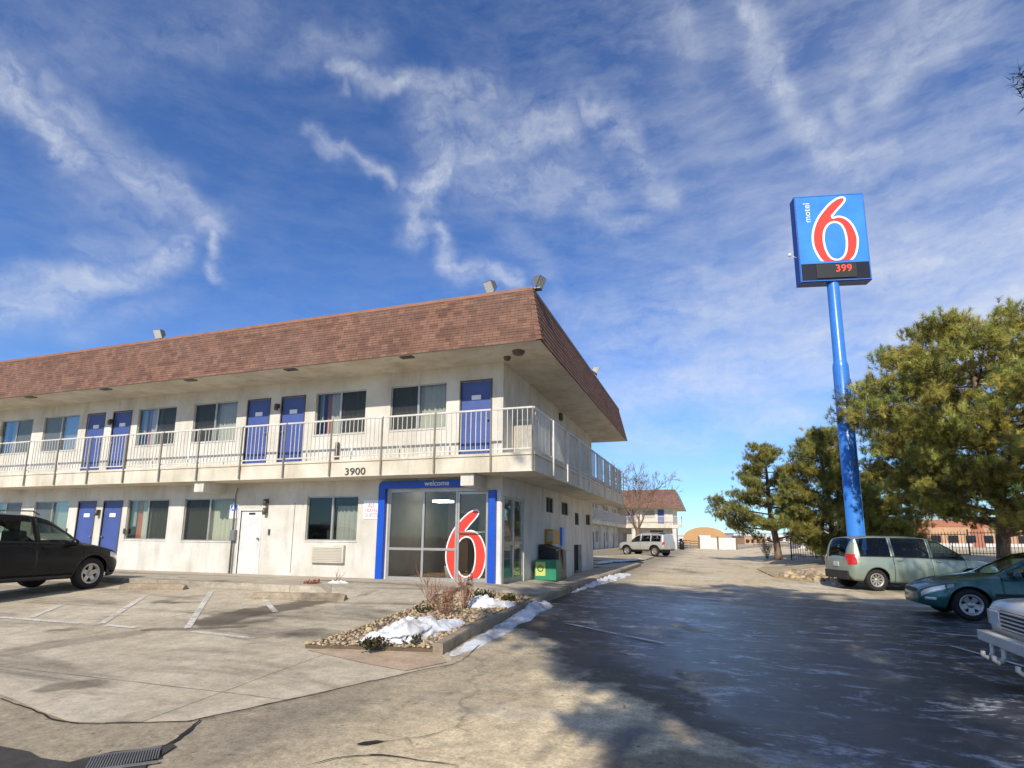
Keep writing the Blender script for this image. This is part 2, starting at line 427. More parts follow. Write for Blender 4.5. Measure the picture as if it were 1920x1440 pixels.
    c = t.mix(t.math('MULTIPLY', crack, .8), c, (.022, .02, .018))
    r = t.maprange(wet_shade, 0., 1., .9, .36)
    r = t.math('MULTIPLY', r, t.maprange(mid, .3, .7, .82, 1.1))
    hgt = t.math('ADD', t.math('MULTIPLY', agg, .5), t.math('ADD', t.math('MULTIPLY', fine, .6), t.math('ADD', t.math('MULTIPLY', mid, 2.2), t.math('MULTIPLY', crack, -1.6))))
    b = t.new('ShaderNodeBump'); t.put(b.inputs['Height'], hgt); b.inputs['Distance'].default_value = .008
    t.put(b.inputs['Strength'], t.maprange(wet_shade, 0., 1., .6, .28))
    return {'Base Color': c, 'Roughness': r, 'Normal': b.outputs[0], 'Specular IOR Level': t.maprange(wet_shade, 0., 1., .2, .42)}
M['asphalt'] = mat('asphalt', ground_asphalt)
def concrete_f(ca, cb, stain=(.10, .085, .062), joints=True, snow=0., stains=()):
    def f(t):
        p = t.pos(); X, Y, Z = t.sep(p)
        big = t.noise(p, .45, 6, .62, .7); mid = t.noise(p, 2.2, 5, .6, .3); fine = t.noise(p, 120., 3, .7)
        st = t.noise(t.mapping(p, (.28, 1.1, 1), (0, 0, R_(28))), 1., 5, .62, .5)
        c = t.mix(t.maprange(big, .34, .66), ca, cb)
        c = t.mix(t.maprange(mid, .38, .70, 0., .45), c, tuple(x*.72 for x in ca))
        c = t.mix(t.maprange(st, .50, .70, 0., .78), c, stain)
        oil = t.math('MULTIPLY', t.maprange(t.noise(p, .9, 3, .5), .63, .73), .75)
        c = t.mix(oil, c, (.06, .05, .04))
        c = t.mix(t.maprange(fine, .45, .7, 0., .25), c, t.mix(.5, c, (.05, .045, .04)))
        h = t.math('ADD', fine, t.math('MULTIPLY', mid, 1.5))
        c = t.mix(1., c, t.ramp(t.noise(p, 5.5, 6, .74), [(.28, .84), (.5, 1.12), (.72, 1.34)]), 'MULTIPLY')
        c = t.mix(1., c, t.ramp(t.noise(p, 30., 4, .72), [(.28, .80), (.5, 1.06), (.72, 1.24)]), 'MULTIPLY')
        if stains:
            for pts, wd, k_ in stains: c = t.mix(t.math('MULTIPLY', blob(t, p, gp(*pts), wd, wd*7), k_), c, (.075, .058, .042))
        if joints:
            q = t.mapping(p, (1, 1, 1), (0, 0, R_(-2)))
            qx, qy, _ = t.sep(q)
            def ln(v, per, off):
                m = t.math('FRACT', t.math('DIVIDE', t.math('ADD', v, off+100*per), per))
                m = t.math('ABSOLUTE', t.math('SUBTRACT', m, .5))
                return t.maprange(m, .5-.011/per, .5-.005/per)
            wob = t.math('MULTIPLY', t.math('SUBTRACT', t.noise(p, 3., 3, .6), .5), .05)
            j = t.math('MAXIMUM', ln(t.math('ADD', qx, wob), 3.9, .6), ln(t.math('ADD', qy, wob), 3.4, 1.9))
            c = t.mix(t.math('MULTIPLY', j, .62), c, (.05, .045, .038)); h = t.math('SUBTRACT', h, t.math('MULTIPLY', j, 2.))
        if snow:
            s = t.maprange(t.noise(p, 1.1, 6, .7, .3), .55, .63, 0., snow); c = t.mix(s, c, (.75, .76, .79))
        return {'Base Color': c, 'Roughness': t.maprange(mid, .3, .7, .72, .92), 'Normal': t.bump(h, .35, .006), 'Specular IOR Level': .25}
    return f
M['concrete'] = mat('concrete', concrete_f((.41, .345, .245), (.535, .465, .345), stains=(([(410, 1166), (470, 1150), (560, 1135), (625, 1118)], .42, .75), ([(280, 1182), (360, 1180), (450, 1176)], .14, .6), ([(110, 1290), (160, 1285)], .22, .55), ([(20, 1225), (120, 1205), (240, 1190)], .3, .35), ([(480, 1195), (600, 1180)], .15, .3), ([(300, 1130), (330, 1122), (380, 1118)], .2, .3))))
M['walk'] = mat('walk_concrete', concrete_f((.36, .31, .235), (.46, .405, .31), joints=True))
M['kerb'] = mat('kerb_concrete', concrete_f((.25, .20, .14), (.36, .29, .20), joints=False))
M['apron'] = mat('rusty_concrete', concrete_f((.40, .29, .19), (.46, .35, .24), joints=False))
M['soil'] = mat('bed_soil', grime((.17, .125, .075), .3, 4, .95, .6, 40))
M['drygrass'] = mat('dry_grass', concrete_f((.40, .31, .17), (.50, .41, .26), (.22, .17, .09), joints=False, snow=.6))
M['pit'] = mat('broken_edge', grime((.075, .064, .052), .3, 6, .95, .6, 30))
M['crack'] = mat('crack_tar', color=(.02, .018, .016), rough=.8)
def paint_line(t):
    p = t.pos()
    k = t.maprange(t.math('ADD', t.math('MULTIPLY', t.noise(p, 3., 5, .65), .6), t.math('MULTIPLY', t.noise(p, 40., 3, .6), .4)), .34, .52)
    return {'Base Color': t.mix(t.noise(p, 9., 3, .6), (.62, .57, .47), (.84, .80, .72)), 'Roughness': .8, 'Alpha': t.math('MULTIPLY', k, t.maprange(t.noise(p, 1.1, 3, .6), .36, .55, .7, 1.))}
M['line'] = mat('worn_line_paint', paint_line)
def snow_f(t):
    p = t.pos(); n = t.noise(p, 7, 6, .65); f = t.noise(p, 55., 4, .7)
    d = t.math('MAXIMUM', t.maprange(t.noise(p, 2.6, 6, .7), .48, .64, 0., .65), t.maprange(t.noise(p, 24., 4, .7), .60, .72, 0., .7))
    c = t.mix(d, (.76, .77, .80), (.36, .30, .22))
    return {'Base Color': c, 'Roughness': .75, 'Normal': t.bump(t.math('ADD', n, t.math('MULTIPLY', f, .5)), .7, .03), 'Specular IOR Level': .3}
M['snow'] = mat('old_snow', snow_f)
def stone_f(t):
    c = t.attr('Col'); return {'Base Color': t.mix(1., (.36, .285, .19), c, 'MULTIPLY'), 'Roughness': .85}
M['stone'] = mat('river_stone', stone_f)
def stucco_f(col, dirt):
    def f(t):
        p = t.pos(); X, Y, Z = t.sep(p)
        a = t.noise(p, 1.1, 5, .6); b = t.noise(t.mapping(p, (2.5, 2.5, .5)), 1., 5, .65); fine = t.noise(p, 85., 3, .65)
        c = t.mix(t.maprange(a, .40, .72, 0., .8), col, dirt)
        c = t.mix(t.maprange(b, .50, .72, 0., .5), c, tuple(x*.72 for x in dirt))
        h = t.math('ADD', fine, t.math('MULTIPLY', t.noise(p, 22., 3, .6), 1.4))
        return {'Base Color': c, 'Roughness': .9, 'Normal': t.bump(h, .55, .012), 'Specular IOR Level': .2}
    return f
M['stucco'] = mat('cream_stucco', stucco_f((.70, .672, .605), (.52, .48, .40)))
M['soffit'] = mat('soffit_stucco', stucco_f((.68, .63, .53), (.46, .40, .30)))
M['slab'] = mat('balcony_paint', stucco_f((.72, .66, .54), (.50, .43, .31)))
M['white'] = mat('white_paint', grime((.76, .75, .72), .16, 3, .5, .08))
M['rail'] = mat('rail_paint', grime((.74, .71, .64), .2, 3, .5, .05))
M['doorblue'] = mat('door_blue', grime((.066, .105, .33), .15, 2, .45, .05))
M['frameblue'] = mat('bright_blue', grime((.006, .085, .56), .12, 2, .35, .03))
M['signblue'] = mat('sign_blue', lambda t: {'Base Color': t.mix(t.maprange(t.noise(t.pos(), .7, 3, .5), .3, .7), (.035, .20, .66), (.06, .30, .80)), 'Roughness': .32})
M['signedge'] = mat('sign_cabinet_blue', grime((.012, .06, .33), .15, 2, .4, .03))
M['poleblue'] = mat('pole_blue', grime((.055, .25, .74), .15, 1.5, .32, .03))
M['red'] = mat('sign_red', grime((.80, .055, .03), .08, 2, .4, .02))
M['signwhite'] = mat('sign_white', color=(.85, .85, .87), rough=.4)
M['black'] = mat('black_panel', grime((.012, .012, .018), .1, 3, .35, .02))
M['led'] = mat('led_red', color=(.3, .01, .01), emit=(1, .08, .03), es=1.6)
M['alu'] = mat('aluminium', grime((.52, .50, .46), .15, 4, .38, .03), metal=.55)
M['bronze'] = mat('bronze_frame', grime((.13, .11, .085), .2, 4, .45, .03), metal=.3)
M['steel'] = mat('galvanised', grime((.30, .30, .29), .2, 5, .5, .05), metal=.5)
M['glass'] = glass_mat('window_glass', (.92, .95, .93), .97)
M['lobbyglass'] = glass_mat('lobby_glass', (.90, .93, .93), .97)
M['screen'] = glass_mat('insect_screen', (.66, .66, .62), .86, .5)
def curtain_f(col):
    return lambda t: {'Base Color': t.mix(t.noise(t.pos(), 3, 3, .5), tuple(c*.85 for c in col), col), 'Roughness': .95}
M['curtain'] = mat('curtain_cloth', curtain_f((.60, .55, .44)))
M['curtain2'] = mat('curtain_grey', curtain_f((.42, .40, .36)))
M['curtainred'] = mat('curtain_red', curtain_f((.50, .13, .08)))
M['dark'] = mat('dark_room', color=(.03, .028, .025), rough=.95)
M['room'] = mat('lobby_wall', grime((.62, .58, .52), .15, 2, .8, .05))
M['wood'] = mat('wood_brown', lambda t: {'Base Color': t.mix(t.noise(t.mapping(t.pos(), (12, 12, 1.5)), 1., 4, .6), (.20, .11, .05), (.34, .20, .10)), 'Roughness': .6})
M['lampglow'] = mat('ceiling_lamp', color=(.8, .8, .75), emit=(1, .93, .78), es=9)
def shingle_f(t):
    uv = t.uv()
    def br(loc, w):
        n = t.new('ShaderNodeTexBrick'); t.put(n.inputs['Vector'], t.mapping(uv, (1, 1, 1), loc=loc))
        n.inputs['Scale'].default_value = 1.; n.inputs['Brick Width'].default_value = w; n.inputs['Row Height'].default_value = .142
        n.inputs['Mortar Size'].default_value = .0045; n.inputs['Mortar Smooth'].default_value = .3; n.inputs['Bias'].default_value = 0.
        n.inputs['Color1'].default_value = (0, 0, 0, 1); n.inputs['Color2'].default_value = (1, 1, 1, 1); n.inputs['Mortar'].default_value = (.5, .5, .5, 1)
        n.offset = .43; n.offset_frequency = 2; n.squash = 1
        return n
    b1 = br((0, 0, 0), .20); b2 = br((.11, .142*4, 0), .31)
    v = t.math('ADD', t.math('MULTIPLY', b1.outputs[0], .6), t.math('MULTIPLY', b2.outputs[0], .4))
    c = t.ramp(v, [(0., (.125, .070, .053)), (.3, (.17, .094, .069)), (.55, (.215, .117, .082)), (.8, (.275, .150, .106)), (1., (.18, .108, .086))])
    big = t.noise(t.pos(), .8, 5, .62)
    c = t.mix(t.maprange(big, .42, .68, 0., .4), c, (.23, .15, .118))
    st = t.noise(t.mapping(t.pos(), (2.2, 2.2, .35)), 1., 4, .6)
    c = t.mix(t.maprange(st, .55, .72, 0., .5), c, (.15, .08, .06))
    c = t.mix(t.maprange(b1.outputs[1], 0., 1., 0., .7), c, (.07, .035, .028))
    n = t.noise(t.pos(), 90., 3, .7)
    c = t.mix(t.maprange(n, .4, .7, 0., .3), c, (.12, .06, .045))
    h = t.math('ADD', t.math('MULTIPLY', v, .8), t.math('ADD', t.math('MULTIPLY', b1.outputs[1], -1.2), t.math('MULTIPLY', n, .5)))
    return {'Base Color': c, 'Roughness': .92, 'Normal': t.bump(h, .7, .014), 'Specular IOR Level': .2}
M['shingle'] = mat('roof_shingles', shingle_f)
M['flash'] = mat('roof_flashing', grime((.36, .17, .10), .2, 3, .6, .1))
M['flatroof'] = mat('flat_roof', grime((.20, .19, .18), .2, 2, .9, .2))
M['bark'] = mat('pine_bark', lambda t: {'Base Color': t.mix(t.maprange(t.noise(t.mapping(t.pos(), (9, 9, 2.)), 1., 5, .65), .35, .65), (.07, .045, .03), (.27, .19, .125)), 'Roughness': .95, 'Normal': t.bump(t.noise(t.mapping(t.pos(), (14, 14, 3.)), 1., 4, .6), .9, .04)})
M['twig'] = mat('bare_twigs', grime((.27, .18, .125), .3, 5, .9, .3))
M['twigred'] = mat('brown_shrub', lambda t: {'Base Color': t.mix(1., (.30, .155, .10), t.attr('Col'), 'MULTIPLY'), 'Roughness': .9})
def needle_mat(name, col, tr=.35):
    m = bpy.data.materials.new(name); m.use_nodes = True; t = NT(m.node_tree); t.n.clear()
    c = t.mix(1., col, t.attr('Col'), 'MULTIPLY')
    d = t.new('ShaderNodeBsdfPrincipled'); t.put(d.inputs['Base Color'], c); d.inputs['Roughness'].default_value = .5; d.inputs['Specular IOR Level'].default_value = .3
    q = t.new('ShaderNodeBsdfTranslucent'); t.put(q.inputs[0], c); x = t.new('ShaderNodeMixShader'); x.inputs[0].default_value = tr
    o = t.new('ShaderNodeOutputMaterial'); t.l.new(d.outputs[0], x.inputs[1]); t.l.new(q.outputs[0], x.inputs[2]); t.l.new(x.outputs[0], o.inputs[0])
    return m
M['needle'] = needle_mat('pine_needles', (.385, .375, .09), .2)
M['needledark'] = needle_mat('spruce_needles', (.035, .055, .04))
M['leafgreen'] = needle_mat('low_evergreen', (.10, .095, .04))

# ------------------------------------------------------------------ ground
def lines(lo, hi, d0, far, grow=1.35):
    a = []; x = lo
    while x <= hi+1e-6: a.append(round(x, 4)); x += d0
    step = d0
    lo2, hi2 = [], []
    x = lo
    while x > -far: step *= grow; x -= step; lo2.append(x)
    step = d0; x = hi
    while x < far: step *= grow; x += step; hi2.append(x)
    return lo2[::-1]+a+hi2
GX = lines(-26, 22, .5, 2600); GY = lines(-14, 62, .5, 2600)
g = MB(); nx = len(GX)
g.add([(x, y, gh(x, y)) for y in GY for x in GX], [(j*nx+i, j*nx+i+1, (j+1)*nx+i+1, (j+1)*nx+i) for j in range(len(GY)-1) for i in range(nx-1)], 0, True)
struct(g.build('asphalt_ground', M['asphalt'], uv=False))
def drape(name, pts, off, m, skirt=0., fn=None, step=.5, build=True, parent=None, warp=None):
    """a sheet over the ground: polygon cut on the ground's own grid lines, lifted by off"""
    fn = fn or gh
    bm = bmesh.new(); f = bm.faces.new([bm.verts.new((p[0], p[1], 0)) for p in pts])
    if f.normal.z < 0 or True:
        bm.normal_update()
        if f.normal.z < 0: f.normal_flip()
    xs = [p[0] for p in pts]; ys = [p[1] for p in pts]
    for L, ax, lo, hi in ((GX, 0, min(xs), max(xs)), (GY, 1, min(ys), max(ys))):
        for q in L:
            if lo < q < hi:
                co = (q, 0, 0) if ax == 0 else (0, q, 0); no = (1, 0, 0) if ax == 0 else (0, 1, 0)
                bmesh.ops.bisect_plane(bm, geom=bm.verts[:]+bm.edges[:]+bm.faces[:], plane_co=co, plane_no=no, dist=1e-5)
    if skirt:
        be = [e for e in bm.edges if e.is_boundary]
        r = bmesh.ops.extrude_edge_only(bm, edges=be)
        low = {v for v in r['geom'] if isinstance(v, bmesh.types.BMVert)}
    else: low = set()
    for v in bm.verts: v.co.z = fn(v.co.x, v.co.y)+off-(skirt if v in low else 0)
    bmesh.ops.recalc_face_normals(bm, faces=bm.faces)
    mb = MB(); bm.verts.index_update()
    mb.add([v.co.copy() for v in bm.verts], [tuple(v.index for v in f.verts) for f in bm.faces])
    bm.free()
    return mb.build(name, m, parent) if build else mb
def W(*pp): return [G(*p) for p in pp]
def xy(L): return [(p[0], p[1]) for p in L]
KX = -3.55                                  # kerb line of the drive beside the motel
c0, c1, c2, c3 = W((0, 1302), (130, 1355), (350, 1355), (742, 1268))
dl = (c0-c1).normalized()
tip, kc = W((570, 1218), (818, 1228))
c4 = G(850, 1246)
edge = []
ring = [c0+dl*22, c1, c2, c3]
def ragged(a, b, n, amp, seed):
    out = []
    for i in range(n):
        q = a.lerp(b, i/n); d = (b-a).normalized(); k = fbm(q.x*2+seed, q.y*2, 0, 1., 4)*amp if i else 0
        out.append((q.x-d.y*k, q.y+d.x*k))
    return out
cpts = ragged(c0+dl*22, c1, 40, .05, 1)+ragged(c1, c2, 14, .04, 2)+ragged(c2, c3, 26, .05, 3)+ragged(c3, c4, 6, .03, 4)+[(c4.x, c4.y), (KX, c4.y+.9), (KX, 13.0), (-30, 13.0), (-32, 8)]
struct(drape('concrete_lot', cpts, .008, M['concrete']))
# ------------------------------------------------------------------ walkway, kerbs, island, markings
D, XC, Z0 = 13.062, -4.768, .535           # front wall plane, right wall corner, walkway level
def wz(x, y):
    if y > 13 or x > XC-.3:
        zz = Z0-.2*sst((y-13.3)/6.5); s = max(0., min(1., (x-XC+.3)/(KX-XC+.1)))
        return zz+(gh(x, y)+.14-zz)*s
    if x > -7.7 and y < 11.8: return gh(x, y)+.012+(Z0-gh(x, y)-.012)*sst((y-8.7)/3.1)*sst((x+7.7-max(0, 10.6-y)*.8)/1.3+max(0, y-10.6)*1.5)
    return Z0
wk = [(-32, 10.55), (-7.7, 10.55), (-6.2, 8.72), (-5.3, 8.72), (-5.2, 12.0), (-3.9, 12.0), (KX-.02, 12.6), (KX-.02, 30), (-8.5, 30), (-8.5, 26), (XC+.1, 26), (XC+.1, D+.1), (-32, D+.1)]
struct(drape('walkway', wk, 0., M['walk'], skirt=.7, fn=wz))
kb = MB()
def kerb_run(mb, pts, wd, h0, fn=gh, seg=.5, rise=None):
    path = []
    for a, b in zip(pts, pts[1:]):
        n = max(1, int((Vector(b)-Vector(a)).length/seg))
        path += [Vector(a).lerp(Vector(b), i/n) for i in range(n)]
    path.append(Vector(pts[-1]))
    rows = []
    for i, p in enumerate(path):
        d = (path[min(i+1, len(path)-1)]-path[max(i-1, 0)]).normalized(); nrm = Vector((-d.y, d.x))
        z = fn(p.x, p.y); top = z+h0+fbm(p.x, p.y, 0, 1.3)*.012
        w2 = wd/2+fbm(p.y, p.x, 3, 2.)*.012
        a, b = p+nrm*w2, p-nrm*w2
        rows.append([(a.x, a.y, z-.3), (a.x, a.y, top-.02), (a.x*.9+p.x*.1, a.y*.9+p.y*.1, top), (b.x*.88+p.x*.12, b.y*.88+p.y*.12, top), (b.x, b.y, top-.025), (b.x, b.y, z-.3)])
    n = 6; vs = [q for r in rows for q in r]
    fs = [(i*n+k, i*n+k+1, (i+1)*n+k+1, (i+1)*n+k) for i in range(len(rows)-1) for k in range(n-1)]
    fs += [tuple(range(n-1, -1, -1)), tuple((len(rows)-1)*n+k for k in range(n))]
    mb.add(vs, fs)
kerb_run(kb, [(kc.x+.02, kc.y), (KX+.04, kc.y+1.2), (KX+.06, 12.5), (KX+.06, 29.9), (-5.5, 30.4), (-8.5, 30.4)], .14, .145)
struct(kb.build('kerb', M['kerb'], clean=True))
ib = W((572, 1217), (680, 1186), (762, 1158), (842, 1120), (905, 1106), (968, 1112))
isl = [tuple(p.xy) for p in ib]+[(KX-.05, 11.9), (KX-.05, kc.y+1.2), (kc.x-.05, kc.y+.05)]
def iz(x, y): return gh(x, y)+.05+.08*sst((y-6.2)/3)+.02*fbm(x, y, 1, 2.)
isl_poly = isl[::-1]
struct(drape('planting_island_soil', isl_poly, 0., M['soil'], skirt=.4, fn=iz))
ap = W((575, 1221), (700, 1212), (812, 1206), (838, 1244), (760, 1260), (690, 1247))
struct(drape('worn_apron', xy(ap), .016, M['apron']))
def strip(name, a, b, wd, m, off=.018, wob=0.):
    a, b = Vector(a).to_2d(), Vector(b).to_2d(); d = (b-a).normalized(); n = Vector((-d.y, d.x))*wd/2
    return struct(drape(name, [tuple(a+n), tuple(a-n), tuple(b-n), tuple(b+n)], off, m))
for a, b in (((59, 1159), (117, 1135)), ((190, 1171), (274, 1117)), ((351, 1180), (397, 1109)), ((516, 1149), (496, 1126)), ((0, 1159), (150, 1171)), ((200, 1174), (255, 1179)), ((360, 1186), (475, 1199))):
    strip('parking_line', G(*a), G(*b), .10, M['line'])
for a, b, wd in (((1283, 1107), (1560, 1127), .13), ((1060, 1170), (1245, 1208), .07), ((1770, 1190), (1846, 1196), .07), ((1785, 1213), (1925, 1253), .08), ((1190, 1083), (1330, 1090), .10)):
    strip('drive_line', G(*a), G(*b), wd, M['line'])
def crack(pts, wds, seed):
    L = catmull([Vector((*G(*p).to_2d(), 0)) for p in pts], 10, False); n = len(L); l, r = [], []
    for i, p in enumerate(L):
        d = (L[min(i+1, n-1)]-L[max(i-1, 0)]).normalized(); nn = Vector((-d.y, d.x, 0))
        wv = _lerp_tab(wds, i/(n-1))*(1+.8*fbm(p.x*3, p.y*3, seed, 2.)); p = p+nn*fbm(p.x, p.y, seed+5, 3.)*.03
        l.append((p+nn*max(.002, wv)).to_2d()); r.append((p-nn*max(.002, wv)).to_2d())
    vs = [(q.x, q.y, gh(q.x, q.y)+.013) for q in l]+[(q.x, q.y, gh(q.x, q.y)+.013) for q in r]
    mb = MB().add(vs, [(i, n+i, n+i+1, i+1) for i in range(n-1)])
    struct(mb.build('pavement_crack', M['crack'], uv=False))
crack([(668, 1398), (700, 1393), (735, 1391), (800, 1382), (900, 1352)], [(0, .004), (.12, .028), (.3, .02), (.45, .006), (1, .002)], 1)
crack([(372, 1352), (345, 1380), (318, 1396), (290, 1412)], [(0, .006), (.3, .02), (1, .004)], 2)
crack([(0, 1312), (60, 1332), (125, 1357), (240, 1356), (372, 1352), (520, 1318), (742, 1270), (850, 1247), (905, 1206), (960, 1166)], [(0, .006), (.2, .010), (.35, .003), (.5, .006), (.6, .002), (.8, .004), (1, .009)], 3)
crack([(1000, 1150), (1130, 1160), (1290, 1190)], [(0, .01), (1, .002)], 4)
crack([(560, 1440), (700, 1418), (860, 1440)], [(0, .004), (.5, .009), (1, .003)], 5)
# broken edge of the drain in the near left corner
dp = W((-60, 1398), (0, 1402), (55, 1412), (75, 1424), (130, 1432), (172, 1421), (212, 1412), (262, 1407), (322, 1397), (330, 1402), (275, 1436), (260, 1470), (-60, 1480))
struct(drape('drain_pit_edge', [tuple(p.xy) for p in dp][::-1], .012, M['pit']))
t1 = thing('storm_drain', 'slotted pale metal drain grate in the broken asphalt at the near left corner', 'drain', G(230, 1425, .02))
gq = W((160, 1428), (322, 1399), (275, 1438), (165, 1452))
db = MB(); a, b = gq[0].lerp(gq[3], .5), gq[1].lerp(gq[2], .5); ax = (b-a).to_2d().normalized(); ang = math.atan2(ax.y, ax.x); L = (b-a).length
for k in range(26):
    c = a.lerp(b, (k+.5)/26); db.obox((c.x, c.y, gh(c.x, c.y)+.022), (L/26*.27, .16-.07*k/26, .006), ang)
db.build('grate_bar', M['steel'], t1)
fb = MB(); c = a.lerp(b, .5); n2 = Vector((-ax.y, ax.x))
for s in (-1, 1): fb.obox((c.x+n2.x*s*.15, c.y+n2.y*s*.15, gh(c.x, c.y)+.019), (L/2, .012, .006), ang+s*.04)
fb.build('grate_frame', M['steel'], t1)
# wheel stops
def wheel_stop(a, b, label, h=.14, rusty=False):
    a, b = G(*a), G(*b); c = a.lerp(b, .5); d = (b-a); L = max(1.5, min(2.2, d.length)); ang = math.atan2(d.y, d.x)
    mb = MB(); n = 14; vs = []
    for i in range(n+1):
        u = -L/2+L*i/n; e = .0 if 0 < i < n else .03
        j = fbm(u*3, c.x, 2)*.012
        for y, z in ((-.10, -.05), (-.10, .05), (-.065+e, h+j-e), (.065-e, h+j-e), (.10, .05), (.10, -.05)): vs.append((u, y, z))
    fs = [(i*6+k, i*6+(k+1) % 6, (i+1)*6+(k+1) % 6, (i+1)*6+k) for i in range(n) for k in range(6)]+[tuple(range(5, -1, -1)), tuple(n*6+k for k in range(6))]
    T = Matrix.Translation((c.x, c.y, gh(c.x, c.y))) @ Matrix.Rotation(ang, 4, 'Z')
    mb.add([T @ Vector(v) for v in vs], fs)
    o = mb.build('wheel_stop', M['kerb'], clean=True)
    tag(o, label, 'wheel stop', 'concrete wheel stops in front of the walkway')
wheel_stop((240, 1106), (335, 1106), 'short concrete wheel stop beside the black car, with a dark end')
wheel_stop((462, 1122), (648, 1128), 'long pale concrete wheel stop in front of the small snowy bed')
# small bed at the walkway edge
bd = W((528, 1107), (600, 1110), (690, 1108), (640, 1097), (560, 1095))
struct(drape('walkway_bed_soil', xy(bd), .05, M['soil'], skirt=.2))

# ------------------------------------------------------------------ snow heaps
def inside(p, poly):
    x, y = p; c = False
    for (x1, y1), (x2, y2) in zip(poly, poly[1:]+poly[:1]):
        if (y1 > y) != (y2 > y) and x < (x2-x1)*(y-y1)/(y2-y1)+x1: c = not c
    return c
def mound(path, wd, h, seed, label, cat='snow', base=gh, n=36, m=40, group='old snow left along the kerbs', lump=1.):
    """heap along a line: wd/h tables over the length"""
    L = catmull([Vector((p[0], p[1], 0)) for p in path], 22, False) if len(path) > 2 else [Vector((*path[0], 0)).lerp(Vector((*path[1], 0)), i/m) for i in range(m+1)]
    N = len(L); vs = []
    for i, p in enumerate(L):
        d = (L[min(i+1, N-1)]-L[max(i-1, 0)]).normalized(); nn = Vector((-d.y, d.x, 0)); u = i/(N-1)
        endf = math.sqrt(max(0., 1-(2*u-1)**6))
        wv = _lerp_tab(wd, u)*endf; hv = _lerp_tab(h, u)*endf
        for k in range(n+1):
            s = -1+2*k/n
            ww = wv*(1+.45*fbm(p.x+s, p.y, seed, 2.2))
            q = p+nn*s*ww
            z = hv*(1-abs(s)**2.2)*(1+.30*lump*max(-.8, fbm(q.x, q.y, seed+20, 7., 4)))*(1+.5*lump*fbm(q.x, q.y, seed+3, 2.6, 5))+.05*lump*fbm(q.x, q.y, seed+9, 9., 4)*min(1, hv*8)*(1-s*s)
            vs.append((q.x, q.y, base(q.x, q.y)+max(-.01, z)-.012*(abs(s) > .98)))
    fs = [(i*(n+1)+k, (i+1)*(n+1)+k, (i+1)*(n+1)+k+1, i*(n+1)+k+1) for i in range(N-1) for k in range(n)]
    mb = MB().add(vs, fs, 0, True)
    o = mb.build('snow_heap', M['snow'], uv=False); bm = bmesh.new(); bm.from_mesh(o.data); bmesh.ops.recalc_face_normals(bm, faces=bm.faces)
    if sum(f.normal.z for f in bm.faces) < 0: bmesh.ops.reverse_faces(bm, faces=bm.faces)
    bm.to_mesh(o.data); bm.free()
    return tag(o, label, cat, group)
def pp(*q): return [tuple(G(a, b, c).xy) for a, b, c in q]
mound(pp((668, 1200, .1), (740, 1190, .12), (800, 1178, .12), (868, 1165, .12)), [(0, .10), (.35, .42), (.7, .36), (1, .12)], [(0, .03), (.3, .15), (.5, .21), (.75, .12), (1, .03)], 1, 'biggest lumpy snow heap on the gravel in front of the brown shrub', base=iz)
mound(pp((872, 1128, .2), (910, 1130, .2), (965, 1128, .2)), [(0, .15), (.5, .32), (1, .2)], [(0, .10), (.4, .17), (1, .06)], 2, 'smaller white snow heap behind the brown shrub near the blue post', base=iz)
mound(pp((845, 1230, 0), (905, 1200, 0), (960, 1168, 0), (1000, 1140, 0), (1012, 1128, 0)), [(0, .10), (.5, .20), (.8, .32), (1, .2)], [(0, .02), (.5, .045), (.8, .11), (1, .04)], 3, 'grey snow ridge in the gutter outside the island kerb', lump=1.5)
mound(pp((1062, 1112, 0), (1100, 1098, 0), (1150, 1084, 0), (1178, 1076, 0)), [(0, .15), (.5, .32), (1, .25)], [(0, .04), (.5, .10), (1, .04)], 4, 'thin snow ridge along the kerb beside the walkway of the side wall', lump=1.5)
mound(pp((610, 1099, .05), (640, 1101, .05), (682, 1105, .05)), [(0, .10), (.5, .22), (1, .1)], [(0, .06), (.5, .12), (1, .04)], 5, 'low snow patch in the small bed beside the walkway', base=lambda x, y: gh(x, y)+.05)
mound(pp((1118, 1056, .1), (1160, 1052, .1), (1205, 1048, .1)), [(0, .2), (1, .25)], [(0, .06), (1, .06)], 6, 'snow strip on the dry grass under the bare tree', base=lambda x, y: gh(x, y)+.1)
def stones(name, poly, n, sz, base, seed, label, avoid=()):
    rnd = random.Random(seed); mb = MB(); mb.col = []
    xs = [p[0] for p in poly]; ys = [p[1] for p in poly]; k = 0
    ico = bmesh.new(); bmesh.ops.create_icosphere(ico, subdivisions=1, radius=1.); iv = [v.co.copy() for v in ico.verts]; ico.verts.index_update(); iff = [tuple(v.index for v in f.verts) for f in ico.faces]; ico.free()
    while k < n:
        x, y = rnd.uniform(min(xs), max(xs)), rnd.uniform(min(ys), max(ys))
        if not inside((x, y), poly): k += .05; continue
        s = sz*rnd.uniform(.5, 1.35)*(1.6 if rnd.random() < .06 else 1)
        T = Matrix.Translation((x, y, base(x, y)+s*.3)) @ Matrix.Rotation(rnd.uniform(0, 6.3), 4, 'Z') @ Matrix.Diagonal((s*rnd.uniform(.8, 1.3), s*rnd.uniform(.6, .9), s*rnd.uniform(.45, .75), 1))
        mb.add([T @ (v*(1+.18*fbm(v.x+k, v.y, v.z, 1.5, 2))) for v in iv], iff, 0, True)
        q = rnd.uniform(.55, 1.6); cc = (q*rnd.uniform(.92, 1.08), q*rnd.uniform(.88, 1.03), q*rnd.uniform(.75, 1.05), 1)
        mb.col += [cc]*len(iv); k += 1
    return tag(mb.build(name, M['stone'], uv=False), label, 'gravel', kind='stuff')
stones('island_gravel', isl_poly, 4200, .028, iz, 3, 'tan river stones covering the kerbed island')
